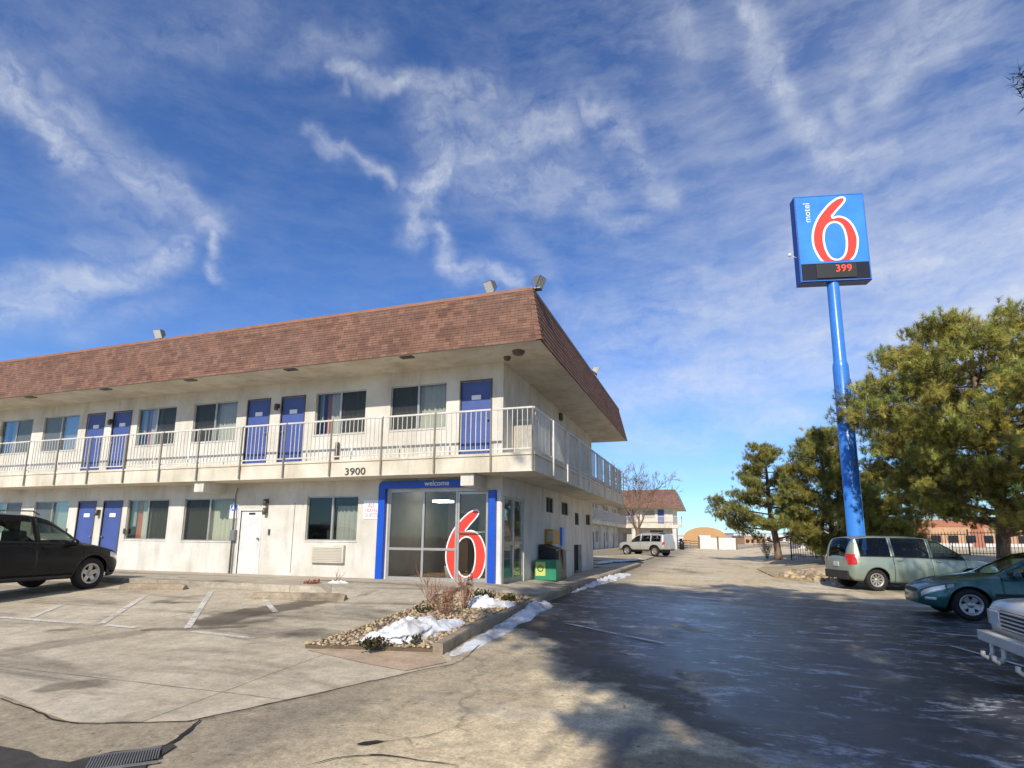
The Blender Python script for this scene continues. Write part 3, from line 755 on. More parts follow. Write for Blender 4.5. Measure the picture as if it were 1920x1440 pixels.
stones('bed_gravel', xy(bd), 420, .028, lambda x, y: gh(x, y)+.05, 4, 'tan stones and litter in the small bed by the walkway')

# ------------------------------------------------------------------ the motel
ZF, ZSB, ZRL, ZSOF, ZFB, ZRT = 3.52, 3.083, 4.58, 6.012, 6.0, 7.415
B, BS, E, ES, TT = .902, 1.093, 1.286, 1.358, .32
YB = D+12.85                                # far end of roof and balcony
YW = 24.4                                   # far end of the side wall
XL = -31.0
M['post'] = mat('post_paint', grime((.27, .24, .19), .2, 5, .6, .05))
motel = thing('motel_building', 'nearest two storey motel wing with brown shingle roof, long balcony and blue framed lobby', 'motel', (XC, D, Z0))
def wall_skin(mb, O, U, wd, z0, z1, holes, N, dep=.12, mi=0):
    """wall face O + u*U, z0..z1 with rectangular openings (u0,u1,z0,z1) and their reveals"""
    O, U, N = Vector(O), Vector(U), Vector(N)
    us = sorted({0., wd}|{h[0] for h in holes}|{h[1] for h in holes}); zs = sorted({z0, z1}|{h[2] for h in holes}|{h[3] for h in holes})
    def pt(u, z, d=0.): q = O+U*u-N*d; return (q.x, q.y, z)
    for u0, u1 in zip(us, us[1:]):
        for a, b in zip(zs, zs[1:]):
            um, zm = (u0+u1)/2, (a+b)/2
            if any(h[0] < um < h[1] and h[2] < zm < h[3] for h in holes): continue
            mb.quad(pt(u0, a), pt(u1, a), pt(u1, b), pt(u0, b), mi)
    for h in holes:
        u0, u1, a, b = h[:4]; d = h[4] if len(h) > 4 else dep
        mb.quad(pt(u0, a), pt(u0, a, d), pt(u0, b, d), pt(u0, b), mi); mb.quad(pt(u1, a, d), pt(u1, a), pt(u1, b), pt(u1, b, d), mi)
        mb.quad(pt(u0, a), pt(u1, a), pt(u1, a, d), pt(u0, a, d), mi); mb.quad(pt(u0, b, d), pt(u1, b, d), pt(u1, b), pt(u0, b), mi)
X0 = XL
def hx(x0, x1, z0, z1, d=.12): return (x0-X0, x1-X0, z0, z1, d)
UPW = [(-30.5, -28.8), (-27.6, -25.95), (-24.09, -22.37), (-21.79, -20.04), (-17.32, -15.68), (-14.95, -13.26), (-10.43, -8.78), (-8.0, -6.34)]
UPK = 'BABABABA'
UPD = [(-19.62, -18.84), (-18.41, -17.63), (-12.84, -12.06), (-11.60, -10.82), (-5.92, -5.10), (-26.0+.3, -24.92)]
LOW = [(-24.0, -22.3, 1.6), (-21.65, -19.95, 1.6), (-17.30, -15.57, 1.45), (-14.94, -13.0, 1.43), (-10.49, -8.85, 1.48)]
LOK = 'BABAC'
LOD = [(-19.49, -18.72), (-18.33, -17.55), (-25.8, -25.0)]
fh = []
for x0, x1 in UPW: fh.append(hx(x0, x1, 4.39, 5.60))
for x0, x1 in UPD: fh.append(hx(x0, x1, ZF+.04, 5.55, .08))
for x0, x1, z in LOW: fh.append(hx(x0, x1, z, 2.67))
for x0, x1 in LOD: fh.append(hx(x0, x1, Z0-.02, 2.62, .08))
fh.append(hx(-12.76, -12.02, Z0-.02, 2.30, .06))           # white service door
SF = (-7.92, -5.08, Z0-.02, 2.80); fh.append(hx(*SF, .10))  # lobby glazing
wb = MB()
wall_skin(wb, (X0, D, 0), (1, 0, 0), XC-X0, .1, ZSOF, fh, (0, -1, 0))
SD = [(13.22-D, 14.82-D, Z0-.06, 2.62, .10), (17.03-D, 17.90-D, 2.39, 2.86, .1), (18.98-D, 19.95-D, 2.39, 2.83, .1), (21.0-D, 21.7-D, 2.09, 2.55, .1), (23.0-D, 23.9-D, 2.14, 2.57, .1), (20.8-D, 22.1-D, .2, 1.36, .45)]
wall_skin(wb, (XC, D, 0), (0, 1, 0), YW-D, .1, ZSOF, SD, (1, 0, 0))
wb.quad((XC, YW, .1), (-10, YW, .1), (-10, YW, ZSOF), (XC, YW, ZSOF)); wb.quad((X0, D, .1), (X0, D, ZSOF), (X0, YW, ZSOF), (X0, YW, .1)); wb.quad((-10, YW, .1), (X0, YW, .1), (X0, YW, ZSOF), (-10, YW, ZSOF))
wb.build('wall', M['stucco'], motel)
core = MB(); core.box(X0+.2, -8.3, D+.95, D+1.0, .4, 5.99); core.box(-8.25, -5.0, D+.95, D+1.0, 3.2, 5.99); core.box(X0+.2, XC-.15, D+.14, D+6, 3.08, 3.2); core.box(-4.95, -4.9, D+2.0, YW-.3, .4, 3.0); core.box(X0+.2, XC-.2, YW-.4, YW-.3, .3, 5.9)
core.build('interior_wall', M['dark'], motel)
# roof: mansard of overlapping shingle courses, front and right side (and the far end)
NR = 10; rb = MB()
def ring_pt(s):                              # s: 0 bottom .. 1 top ; inset TT
    k = TT*s; z = ZFB+(ZRT-ZFB)*s
    return k, z
sl = math.hypot(TT, ZRT-ZFB); nx_, nz_ = (ZRT-ZFB)/sl, TT/sl
for i in range(NR):
    for s0, s1, o0, o1 in ((i/NR, (i+1)/NR, .016, .006),):
        k0, z0 = ring_pt(s0); k1, z1 = ring_pt(s1)
        k0 -= o0*nx_; k1 -= o1*nx_; z0 -= 0.004; kk, zz = ring_pt(s0); kk -= .006*nx_
        def corner(k): return [(XL-1, D-E+k), (XC+ES-k, D-E+k), (XC+ES-k, YB-k), (XL-1, YB-k)]
        for P0, P1, z_a, z_b in ((corner(k0), corner(k1), z0, z1), (corner(kk), corner(k0), zz-.004, z0)):
            for q in range(3):
                a, b = P0[q], P0[q+1]; c, d = P1[q+1], P1[q]
                rb.quad((a[0], a[1], z_a), (b[0], b[1], z_a), (c[0], c[1], z_b), (d[0], d[1], z_b))
roof = rb.build('roof', M['shingle'], motel)
cp = MB(); kt = TT+.0
def ringstrip(mb, k0, k1, z0, z1):
    P0 = [(XL-1, D-E+k0), (XC+ES-k0, D-E+k0), (XC+ES-k0, YB-k0), (XL-1, YB-k0)]; P1 = [(XL-1, D-E+k1), (XC+ES-k1, D-E+k1), (XC+ES-k1, YB-k1), (XL-1, YB-k1)]
    for q in range(3): mb.quad((*P0[q], z0), (*P0[q+1], z0), (*P1[q+1], z1), (*P1[q], z1))
ringstrip(cp, kt-.03, kt-.035, ZRT-.05, ZRT+.025); ringstrip(cp, kt-.035, kt+.12, ZRT+.025, ZRT+.03); ringstrip(cp, kt+.12, kt+.12, ZRT+.03, ZRT-.3)
cp.build('roof_coping', M['flash'], roof)
hc = MB()                                   # hip cap at the right front corner
for i in range(12):
    s0, s1 = i/12, (i+1.25)/12
    for (k, z, o) in ((0, 0, 0),):
        ka, za = ring_pt(s0); kb_, zb_ = ring_pt(min(1, s1)); oa, ob = .05, .03
        pa = Vector((XC+ES-ka, D-E+ka, za)); pb = Vector((XC+ES-kb_, D-E+kb_, zb_)); dd = Vector((.7, -.7, .16))
        for t0, t1 in ((Vector((-.11, -.035, 0)), None), (Vector((.035, .11, 0)), None)):
            hc.quad(pa+dd*oa, pa+t0+dd*oa*.3, pb+t0+dd*ob*.3, pb+dd*ob) if t0.x < 0 else hc.quad(pa+t0+dd*oa*.3, pa+dd*oa, pb+dd*ob, pb+t0+dd*ob*.3)
hc.build('hip_cap', M['shingle'], roof)
rf = MB(); rf.quad((XL-1, D-E+TT+.1, ZRT-.28), (XC+ES-TT-.1, D-E+TT+.1, ZRT-.28), (XC+ES-TT-.1, YB-TT-.1, ZRT-.28), (XL-1, YB-TT-.1, ZRT-.28)); rf.build('roof_deck', M['flatroof'], roof)
sb = MB(); sb.box(XL-1, XC+ES-.02, D-E+.02, YB-.02, ZSOF-.03, ZSOF+.04)
soff = sb.build('soffit', M['soffit'], motel)
vt = MB()
for px, py in ((57, 744), (198, 728), (357, 709), (545, 688), (763, 663)):
    x = at_Y(px, py, D-E+.12).x
    v = MB().box(x-.17, x+.17, D-E+.05, D-E+.22, ZSOF-.055, ZSOF-.028); v.build('soffit_vent', M['bronze'], soff)
for px, py, r in ((972, 662, .15), (951, 673, .09)):
    v_ = ray(px, py); q = CAM+v_*((ZSOF-.08-CAM_H)/v_.z)
    v = MB().lathe([(.001, -.10), (r*.8, -.085), (r, -.03), (r, .06)], 18, Matrix.Translation((q.x, q.y, ZSOF-.03))); v.build('soffit_lamp', M['bronze'], soff)
# balcony
bb = MB(); bb.box(XL-1, XC+BS, D-B, D-.002, ZSB, ZF-.06); bb.box(XC+.002, XC+BS, D-.002, YB, ZSB, ZF-.06)
bal = bb.build('balcony', M['slab'], motel)
nb = MB(); nb.box(XL-1, XC+BS+.025, D-B-.025, D-.003, ZF-.06, ZF); nb.box(XC+.003, XC+BS+.025, D-.003, YB+.02, ZF-.06, ZF); nb.build('balcony_nosing', M['slab'], bal)
for x in (-13.55, -5.35):
    MB().box(x-.17, x+.17, D-B+.08, D-.003, 2.79, ZSB-.002).build('cantilever_beam', M['stucco'], motel, bevel=.01)
posts = [-32.2+1.0]
px_posts = [-30.3, -28.85, -27.4, -25.9, -24.45, -23.0, -22.2+.0, -20.79, -19.37, -17.93, -16.41, -14.98, -13.56, -12.04, -10.59, -9.13, -7.63, -6.17, -4.72]
FX = [x for x in px_posts if abs(x+23.0) > .01]+[XC+BS-.03]
yf = D-B+.02; xs_ = XC+BS-.03
SY = [yf]+[yf+1.5*k for k in range(1, 9)]+[YB-.03]
def railing_panel(a, b):
    """one bay of balusters between two posts"""
    a, b = Vector(a), Vector(b); d = (b-a); L = d.length; d.normalize(); n = max(2, round(L/.125)); mb = MB(); ang = math.atan2(d.y, d.x)
    for k in range(1, n):
        c = a+d*(L*k/n); mb.obox((c.x, c.y, (ZF+.10+ZRL-.04)/2), (.008, .008, (ZRL-.04-ZF-.10)/2), ang)
    c = a.lerp(b, .5)
    mb.obox((c.x, c.y, ZRL-.02), (L/2, .022, .02), ang); mb.obox((c.x, c.y, ZF+.09), (L/2, .015, .015), ang)
    mb.build('railing_panel', M['rail'], bal)
for x0, x1 in zip(FX, FX[1:]): railing_panel((x0+.02, yf, 0), (x1-.02, yf, 0))
for y0, y1 in zip(SY, SY[1:]): railing_panel((xs_, y0+.02, 0), (xs_, y1-.02, 0))
for x in FX: MB().box(x-.02, x+.02, D-B-.055, D-B-.027, ZSB+.02, ZRL-.045).build('railing_post', M['post'], bal)
for y in SY[1:]: MB().box(XC+BS+.027, XC+BS+.062, y-.025, y+.025, ZSB+.04, ZRL-.045).build('railing_post', M['white'], bal)
nbm = MB(); c = at_Y(666, 884, D-B)
letters(nbm, '3900', .25, (c.x, D-B-.003, c.z-.005), (1, 0, 0), (0, 0, 1), (0, -1, 0), .02, wid=1.25)
nbm.build('house_number', M['bronze'], bal)
# windows and doors
def curtain(x0, x1, z0, z1, y, m, parent, seed, n=None):
    r = random.Random(seed); n = n or int((x1-x0)/.028); mb = MB(); ph = r.uniform(0, 6)
    vs = []
    for i in range(n+1):
        x = x0+(x1-x0)*i/n; w_ = .035*math.sin(x*46+ph+1.2*math.sin(x*9+ph))
        vs += [(x, y+w_, z0), (x, y+w_*.8, z1)]
    mb.add(vs, [(2*i, 2*i+2, 2*i+3, 2*i+1) for i in range(n)], 0, True); mb.build('curtain', m, parent, uv=False)
def window(x0, x1, z0, z1, kind, seed, Y=D, thing_parent=None):
    f = MB(); y0, y1 = Y+.045, Y+.10; w_ = .032; xm = (x0+x1)/2
    f.box(x0, x1, y0, y1, z0, z0+w_); f.box(x0, x1, y0, y1, z1-w_, z1); f.box(x0, x0+w_, y0, y1, z0+w_, z1-w_); f.box(x1-w_, x1, y0, y1, z0+w_, z1-w_)
    f.box(xm-.028, xm+.028, y0-.012, y1-.005, z0+w_, z1-w_)
    o = f.build('window', M['alu'], thing_parent or motel)
    sill = MB().box(x0-.02, x1+.02, Y-.02, Y+.10, z0-.035, z0-.001); sill.build('window_sill', M['stucco'], o)
    for a, b in ((x0+w_, xm-.028), (xm+.028, x1-w_)):
        MB().box(a, b, Y+.072, Y+.078, z0+w_, z1-w_).build('pane', M['glass'], o, uv=False)
    a, b = (x0+w_, xm-.03) if kind in 'AC' else (xm+.03, x1-w_)
    if kind != 'C': MB().box(a, b, Y+.056, Y+.059, z0+w_, z1-w_).build('insect_screen', M['screen'], o, uv=False)
    yc = Y+.20
    if kind == 'A': curtain(x0, x1, z0-.1, z1+.05, yc, M['curtain'], o, seed)
    elif kind == 'B':
        curtain(xm-.42, x1, z0-.1, z1+.05, yc, M['curtain'], o, seed); curtain(x0+.20, xm-.43, z0-.1, z1-.0, yc+.06, M['curtainred'], o, seed+1)
        curtain(x0, x0+.14, z0+.4, z1, yc+.02, M['curtain2'], o, seed+2)
    else: curtain(xm+.02, x1-.16, z0-.1, z1-.25, yc+.05, M['curtain2'], o, seed)
    return o
for i, (x0, x1) in enumerate(UPW): window(x0, x1, 4.39, 5.60, UPK[i], i)
for i, (x0, x1, z) in enumerate(LOW): window(x0, x1, z, 2.67, LOK[i], 20+i)
def door(x0, x1, z0, z1, m, plate=True, dep=.08, label=None, hand=1):
    f = MB(); f.box(x0, x1, D+.035, D+dep, z0, z1)
    o = f.build('door', m, motel)
    fr = MB(); j = .03
    fr.box(x0-.04, x0, D-.012, D+.03, z0, z1+.04); fr.box(x1, x1+.04, D-.012, D+.03, z0, z1+.04); fr.box(x0, x1, D-.012, D+.03, z1, z1+.04)
    fr.build('door_frame', M['bronze'] if m is M['doorblue'] else M['white'], o)
    xc = (x0+x1)/2
    if plate: MB().box(xc-.13, xc+.13, D+.018, D+.034, z1-.48, z1-.36).build('number_plate', M['signwhite'], o, bevel=.004)
    hxp = x1-.07 if hand > 0 else x0+.07
    h = MB().lathe([(.001, -.07), (.028, -.065), (.03, -.04), (.014, -.03), (.014, 0)], 12, Matrix.Translation((hxp, D+.035, z0+.98)) @ Matrix.Rotation(R_(-90), 4, 'X') @ Matrix.Diagonal((1, 1, 1, 1)))
    h.build('door_handle', M['steel'], o)
    if label: o['label'] = label
    return o
for i, (x0, x1) in enumerate(UPD): door(x0, x1, ZF+.04, 5.55, M['doorblue'], hand=-1 if i % 2 else 1)
for i, (x0, x1) in enumerate(LOD): door(x0, x1, Z0, 2.62, M['doorblue'], hand=-1 if i % 2 else 1)
sdr = door(-12.76, -12.02, Z0, 2.30, M['white'], plate=False, dep=.06, label='white service door with a black name strip')
MB().box(-12.50, -12.28, D+.024, D+.034, 2.19, 2.24).build('name_strip', M['black'], sdr)
def wall_lamp(x, z, Y=D):
    l = MB().box(x-.05, x+.05, Y-.11, Y-.001, z-.05, z+.07); l.lathe([(.03, -.12), (.055, -.11), (.06, 0), (.03, .05)], 12, Matrix.Translation((x, Y-.1, z)))
    l.build('wall_lamp', M['bronze'], motel)
for x, z in ((-18.55+.1, 5.25), (-11.83+.1, 5.3), (-18.55+.05, 2.3), (-11.85, 2.55), (-11.85, 2.30)): wall_lamp(x, z)
for x in (-19.9, -17.3+.0, -12.05+.35): MB().box(x-.03, x+.03, D-.03, D-.001, 1.62, 1.78).build('key_box', M['bronze'], motel)
cdx = -12.98
cq = MB(); cq.tube([(cdx, D-.04, Z0), (cdx, D-.04, 2.75), (cdx+.12, D-.1, 2.95)], .018, 6); cq.tube([(cdx+.08, D-.035, Z0), (cdx+.08, D-.035, 2.4)], .012, 6)
cq.build('conduit', M['steel'], motel); MB().box(cdx-.02, cdx+.14, D-.12, D-.002, 1.45, 1.75).build('meter_box', M['steel'], motel, bevel=.01)
jl = MB(); jl.box(-9.62, -9.60+.0, D-.004, D-.001, .6, 2.5) if False else jl.box(-10.9, -10.885, D-.004, D-.0005, .6, 2.5); jl.build('wall_joint', M['bronze'], motel)
# through-wall air conditioner
ac = MB().box(-10.19, -9.16, D-.10, D-.002, .90, 1.37); aco = ac.build('air_conditioner', M['soffit'], motel, bevel=.012)
gr_ = MB()
for k in range(9): gr_.box(-10.13, -9.22, D-.118, D-.101, .95+k*.042, .972+k*.042)
gr_.build('grille', M['curtain'], aco)
# utility pieces under the balcony and along the rail
st = at_Y(632, 850, D-.05)
MB().tube([(st.x, D-.06, ZF+.005), (st.x, D-.06, ZF+.62)], [.055, .05], 10).build('vent_stub', M['bronze'], motel)
# ---- lobby
SFo = MB(); y0, y1 = D+.02, D+.085
xA, xB, xD0, xD1 = SF[0], SF[1], at_Y(857, 1000, D).x, at_Y(917, 1000, D).x
xm1 = at_Y(792, 1000, D).x; zr = at_Y(760, 1029, D).z; zt = SF[3]; zb = SF[2]+.02
def bar(x0, x1, z0, z1, o=0.): SFo.box(x0, x1, y0-o, y1-o, z0, z1)
bar(xA, xB, zt-.06, zt); bar(xA, xD0-.03, zb, zb+.07); bar(xA, xA+.06, zb+.07, zt-.06); bar(xB-.05, xB, zb, zt-.06)
bar(xm1-.03, xm1+.03, zb+.07, zt-.06); bar(xD0-.06, xD0-.012, zb, zt-.06, .01); bar(xA+.06, xm1-.03, zr-.03, zr+.03); bar(xm1+.03, xD0-.06, zr-.03, zr+.03)
stf = SFo.build('lobby_glazing_frame', M['alu'], motel)
def pane(x0, x1, z0, z1, par): MB().box(x0, x1, D+.048, D+.056, z0, z1).build('pane', M['lobbyglass'], par, uv=False)
pane(xA+.06, xm1-.03, zr+.03, zt-.06, stf); pane(xA+.06, xm1-.03, zb+.07, zr-.03, stf); pane(xm1+.03, xD0-.06, zr+.03, zt-.06, stf); pane(xm1+.03, xD0-.06, zb+.07, zr-.03, stf)
dfm = MB(); a, b = xD0, xB-.055
for q in ((a, a+.05, zb, zt-.08), (b-.05, b, zb, zt-.08), (a+.05, b-.05, zt-.14, zt-.08), (a+.05, b-.05, zb, zb+.09)): dfm.box(q[0], q[1], y0-.015, y1-.015, q[2], q[3])
ld = dfm.build('lobby_door', M['alu'], motel); pane(a+.05, b-.05, zb+.09, zt-.14, ld)
zbar = at_Y(900, 998, D).z
MB().tube([(a+.05, D-.03, zbar), (b-.05, D-.03, zbar)], .016, 8).build('push_bar', M['alu'], ld)
# lobby room
rm = MB(); ry = D+4.2
rm.quad((-8.2, ry, .3), (-4.95, ry, .3), (-4.95, ry, 3.0), (-8.2, ry, 3.0)); rm.quad((-8.2, D+.13, .3), (-8.2, ry, .3), (-8.2, ry, 3.0), (-8.2, D+.13, 3.0))
rm.quad((-8.2, D+.13, 3.0), (-8.2, ry, 3.0), (-4.95, ry, 3.0), (-4.95, D+.13, 3.0))
rm.build('lobby_wall', M['room'], motel); MB().quad((-8.2, D+.1, Z0+.01), (-4.9, D+.1, Z0+.01), (-4.9, ry, Z0+.01), (-8.2, ry, Z0+.01)).build('lobby_floor', M['wood'], motel)
MB().box(-7.62, -7.12, D+1.9, D+2.3, 2.60, 2.66).build('lobby_lamp', M['lampglow'], motel)
tag(MB().box(-7.7, -6.9, D+2.9, D+3.5, Z0+.02, 1.55).box(-7.75, -6.85, D+2.85, D+3.55, 1.55, 1.6).build('reception_counter', M['wood']), 'wooden reception counter seen through the left lobby panes', 'counter')
tag(MB().box(-7.62, -7.1, ry-.45, ry-.02, Z0+.02, 2.35).box(-7.58, -7.14, ry-.47, ry-.45, 1.5, 2.3).box(-7.58, -7.14, ry-.47, ry-.45, .7, 1.45).build('vending_machine', M['black'], bevel=.01), 'tall black vending machine at the back of the lobby', 'vending machine')
tag(MB().lathe([(.001, 0), (.11, 0), (.14, .3), (.145, .32), (.12, .32), (.11, .05), (.001, .04)], 16, Matrix.Translation((-6.35, D+.5, Z0+.015))).build('waste_basket', M['curtain']), 'small pale basket on the lobby floor behind the glass', 'basket')
# the bright blue surround
bf = MB(); zA, zB_ = 2.83, 3.02
pts = [(-8.16, Z0-.03), (-7.965, Z0-.03), (-7.965, zA), (-5.53, zA), (-5.53, zB_), (-8.06, zB_), (-8.13, zB_-.03), (-8.16, zB_-.10)]
vs = [(x, D-.13, z) for x, z in pts]+[(x, D-.003, z) for x, z in pts]; n = len(pts)
bf.add(vs, [(0, 1, 2, 7), (2, 3, 4, 5), (2, 5, 6, 7)]+[(i, n+i, n+(i+1) % n, (i+1) % n) for i in range(n)])
fr = bf.build('entrance_surround', M['frameblue'], motel, bevel=.006)
MB().box(-5.075, -4.90, D-.13, D-.003, Z0-.03, 2.74).build('entrance_post', M['frameblue'], motel, bevel=.006)
MB().box(-4.895, -4.79, D-.03, D-.003, Z0-.03, 2.76).build('corner_trim', M['white'], motel)
wl = MB(); c = at_Y(819, 911, D-.13); letters(wl, 'welcome', .19, (c.x, D-.131, (zA+zB_)/2+.012), (1, 0, 0), (0, 0, 1), (0, -1, 0), .008)
wl.build('welcome_lettering', M['signwhite'], fr)
# the figure six: outline read as unit coordinates (u right, v down)
SIX_O = [(845, 168), (885, 190), (878, 228), (846, 272), (800, 322), (765, 365), (738, 402), (800, 386), (880, 404), (950, 458), (1003, 545), (1030, 640), (1024, 742), (998, 826), (945, 888), (880, 925), (790, 948), (700, 940), (620, 905), (560, 832), (515, 740), (500, 640), (510, 542), (550, 432), (612, 338), (690, 250), (770, 190)]
SIX_I = [(765, 468), (822, 492), (860, 552), (880, 630), (885, 720), (870, 800), (832, 850), (775, 865), (722, 842), (680, 780), (655, 700), (648, 620), (660, 550), (700, 490)]
def six_uv(L): # face axes of the sign: u along the top edge, v down
    o = Vector((300, 185)); u = Vector((775, -55)); v = Vector((75, 750)); det = u.x*v.y-u.y*v.x
    return [(((p[0]-o.x)*v.y-(p[1]-o.y)*v.x)/det, ((p[1]-o.y)*u.x-(p[0]-o.x)*u.y)/det) for p in L]
def offset(L, d):
    n = len(L); A = sum(L[i][0]*L[(i+1) % n][1]-L[(i+1) % n][0]*L[i][1] for i in range(n)); sg = 1 if A > 0 else -1; out = []
    for i in range(n):
        p, q, r = Vector(L[i-1][:2]), Vector(L[i][:2]), Vector(L[(i+1) % n][:2])
        e = (r-p).normalized(); nn = Vector((-e.y, e.x))*sg; out.append(tuple(q+nn*d))
    return out
def six(O, U, V, N, su, sv, name_white, name_red, parent, vclip, d=.012, bw=.032):
    """white-edged red figure on a face; O top left corner, su/sv face size in metres"""
    O, U, V, N = map(Vector, (O, U, V, N))
    outer = [tuple(p) for p in catmull([(a*su, b*sv, 0) for a, b in six_uv(SIX_O)], 5)]; inner = [tuple(p) for p in catmull([(a*su, b*sv, 0) for a, b in six_uv(SIX_I)], 5)]
    bw *= su
    def clip(L): return [(p[0], min(p[1], vclip*sv)) for p in L]
    for nm, o_, i_, m_, dd in ((name_white, outer, inner, M['signwhite'], d), (name_red, offset(outer, bw), offset(inner, -bw), M['red'], d*1.6)):
        vs, fs = filled([clip(o_), clip(i_)])
        mb = MB(); mb.add([O+U*p.x+V*p.y+N*dd for p in vs], fs)
        lp = [clip(o_), clip(i_)]
        for L in lp:
            k = len(L)
            for i in range(k):
                a, b = L[i], L[(i+1) % k]; A_, B_ = O+U*a[0]+V*a[1], O+U*b[0]+V*b[1]
                mb.add([A_+N*dd, B_+N*dd, B_, A_], [(0, 1, 2, 3)])
        mb.build(nm, m_, parent, clean=True, uv=False)
uvx = six_uv(SIX_O); u0, u1 = min(a for a, b in uvx), max(a for a, b in uvx); v0 = min(b for a, b in uvx)
gl, gr2 = at_Y(834, 1030, D).x, at_Y(911, 1030, D).x; gt, gbm = at_Y(893, 955, D).z, at_Y(870, 1086, D).z
su = (gr2-gl)/(u1-u0); sv = (gt-gbm)/(.985-v0)
six((gl-u0*su, D+.047, gt+v0*sv), (1, 0, 0), (0, 0, -1), (0, -1, 0), su, sv, 'window_figure_border', 'window_figure', motel, .985, .006, .021)
# glazed side door
sg = MB(); xg0, xg1 = XC-.085, XC-.02
for y0_, y1_, z0_, z1_ in ((13.22, 13.30, .48, 2.62), (13.98, 14.06, .48, 2.62), (14.74, 14.82, .48, 2.62), (13.30, 13.98, 2.55, 2.62), (14.06, 14.74, 2.55, 2.62), (13.30, 13.98, .48, .62), (14.06, 14.74, .48, .62), (13.30, 13.98, 1.42, 1.50), (14.06, 14.74, 1.42, 1.50)): sg.box(xg0, xg1, y0_, y1_, z0_, z1_)
sgo = sg.build('side_entrance', M['alu'], motel)
for y0_, y1_ in ((13.30, 13.98), (14.06, 14.74)): MB().box(XC-.06, XC-.05, y0_, y1_, .62, 2.55).build('pane', M['lobbyglass'], sgo, uv=False)
for y0_, y1_, z0_, z1_ in ((17.03, 17.90, 2.39, 2.86), (18.98, 19.95, 2.39, 2.83), (21.0, 21.7, 2.09, 2.55), (23.0, 23.9, 2.14, 2.57)):
    f = MB(); f.box(XC-.09, XC-.04, y0_, y1_, z0_, z0_+.03); f.box(XC-.09, XC-.04, y0_, y1_, z1_-.03, z1_); f.box(XC-.09, XC-.04, y0_, y0_+.03, z0_+.03, z1_-.03); f.box(XC-.09, XC-.04, y1_-.03, y1_, z0_+.03, z1_-.03)
    f.box(XC-.09, XC-.045, (y0_+y1_)/2-.012, (y0_+y1_)/2+.012, z0_+.03, z1_-.03)
    wo = f.build('window', M['bronze'], motel); MB().box(XC-.08, XC-.07, y0_+.03, y1_-.03, z0_+.03, z1_-.03).build('pane', M['black'], wo, uv=False)
MB().box(XC-.44, XC-.36, 20.82, 22.08, .2, 1.34).build('service_hatch', M['kerb'], motel)
q = at_X(1049, 782, XC); MB().box(XC+.002, XC+.10, q.y-.1, q.y+.1, q.z-.12, q.z+.12).build('wall_lamp', M['bronze'], motel)
# ------------------------------------------------------------------ vehicles
def carpaint(name, col, metal=.35, rough=.28, dirt=.12, coat=.6):
    def f(t):
        o = t.obj(); p = t.pos()
        n = t.noise(p, 2.5, 5, .6); z = t.sep(o)[2]
        d = t.math('MULTIPLY', t.maprange(z, .25, .75, 1., .25), t.maprange(n, .35, .7))
        c = t.mix(t.math('MULTIPLY', d, dirt*3), col, (.22, .19, .15))
        return {'Base Color': c, 'Roughness': t.math('ADD', rough, t.math('MULTIPLY', d, .35))}
    return mat(name, f, metal=metal, coat=coat, spec=.5 if coat > .3 else .25)
M['cblack'] = carpaint('black_car_paint', (.008, .008, .010), .0, .25, .0, .06)
M['csage'] = carpaint('sage_car_paint', (.275, .335, .265), .3, .32, .08)
M['cteal'] = carpaint('teal_car_paint', (.005, .105, .095), .25, .25, .05)
M['ccream'] = carpaint('cream_car_paint', (.80, .75, .64), .0, .4, .08)
M['csilver'] = carpaint('silver_car_paint', (.55, .54, .50), .4, .35, .1)
M['trim'] = mat('black_plastic', grime((.022, .022, .024), .2, 8, .55, .1))
M['tyre'] = mat('tyre_rubber', grime((.022, .021, .020), .25, 10, .85, .2))
M['rim'] = mat('alloy_rim', grime((.55, .55, .54), .2, 9, .35, .02), metal=.75)
M['rimtan'] = mat('dirty_rim', grime((.50, .46, .39), .2, 9, .45, .02), metal=.5)
M['carglass'] = glass_mat('car_glass', (.74, .86, .78), .94)
M['tint'] = glass_mat('tinted_car_glass', (.42, .44, .46), .93)
M['seat'] = mat('seat_cloth', grime((.10, .095, .09), .2, 5, .9, .2))
M['taill'] = mat('tail_lamp', color=(.55, .02, .015), rough=.15, coat=1.)
M['headl'] = mat('head_lamp', color=(.72, .74, .76), rough=.08, metal=.3, coat=1.)
M['chrome'] = mat('chrome', color=(.75, .75, .74), rough=.15, metal=1.)
M['plate'] = mat('number_plate', grime((.65, .66, .68), .2, 6, .5, .02))
def tab(L):
    """smooth table (monotone cubic)"""
    xs = [p[0] for p in L]; ys = [p[1] for p in L]; n = len(L)
    dl = [(ys[i+1]-ys[i])/(xs[i+1]-xs[i]) for i in range(n-1)]
    m = [dl[0]]+[0 if dl[i-1]*dl[i] <= 0 else 2*dl[i-1]*dl[i]/(dl[i-1]+dl[i]) for i in range(1, n-1)]+[dl[-1]]
    def f(x):
        if x <= xs[0]: return ys[0]
        if x >= xs[-1]: return ys[-1]
        i = max(k for k in range(n-1) if xs[k] <= x); h = xs[i+1]-xs[i]; t = (x-xs[i])/h
        return (2*t**3-3*t*t+1)*ys[i]+(t**3-2*t*t+t)*h*m[i]+(-2*t**3+3*t*t)*ys[i+1]+(t**3-t*t)*h*m[i+1]
    return f
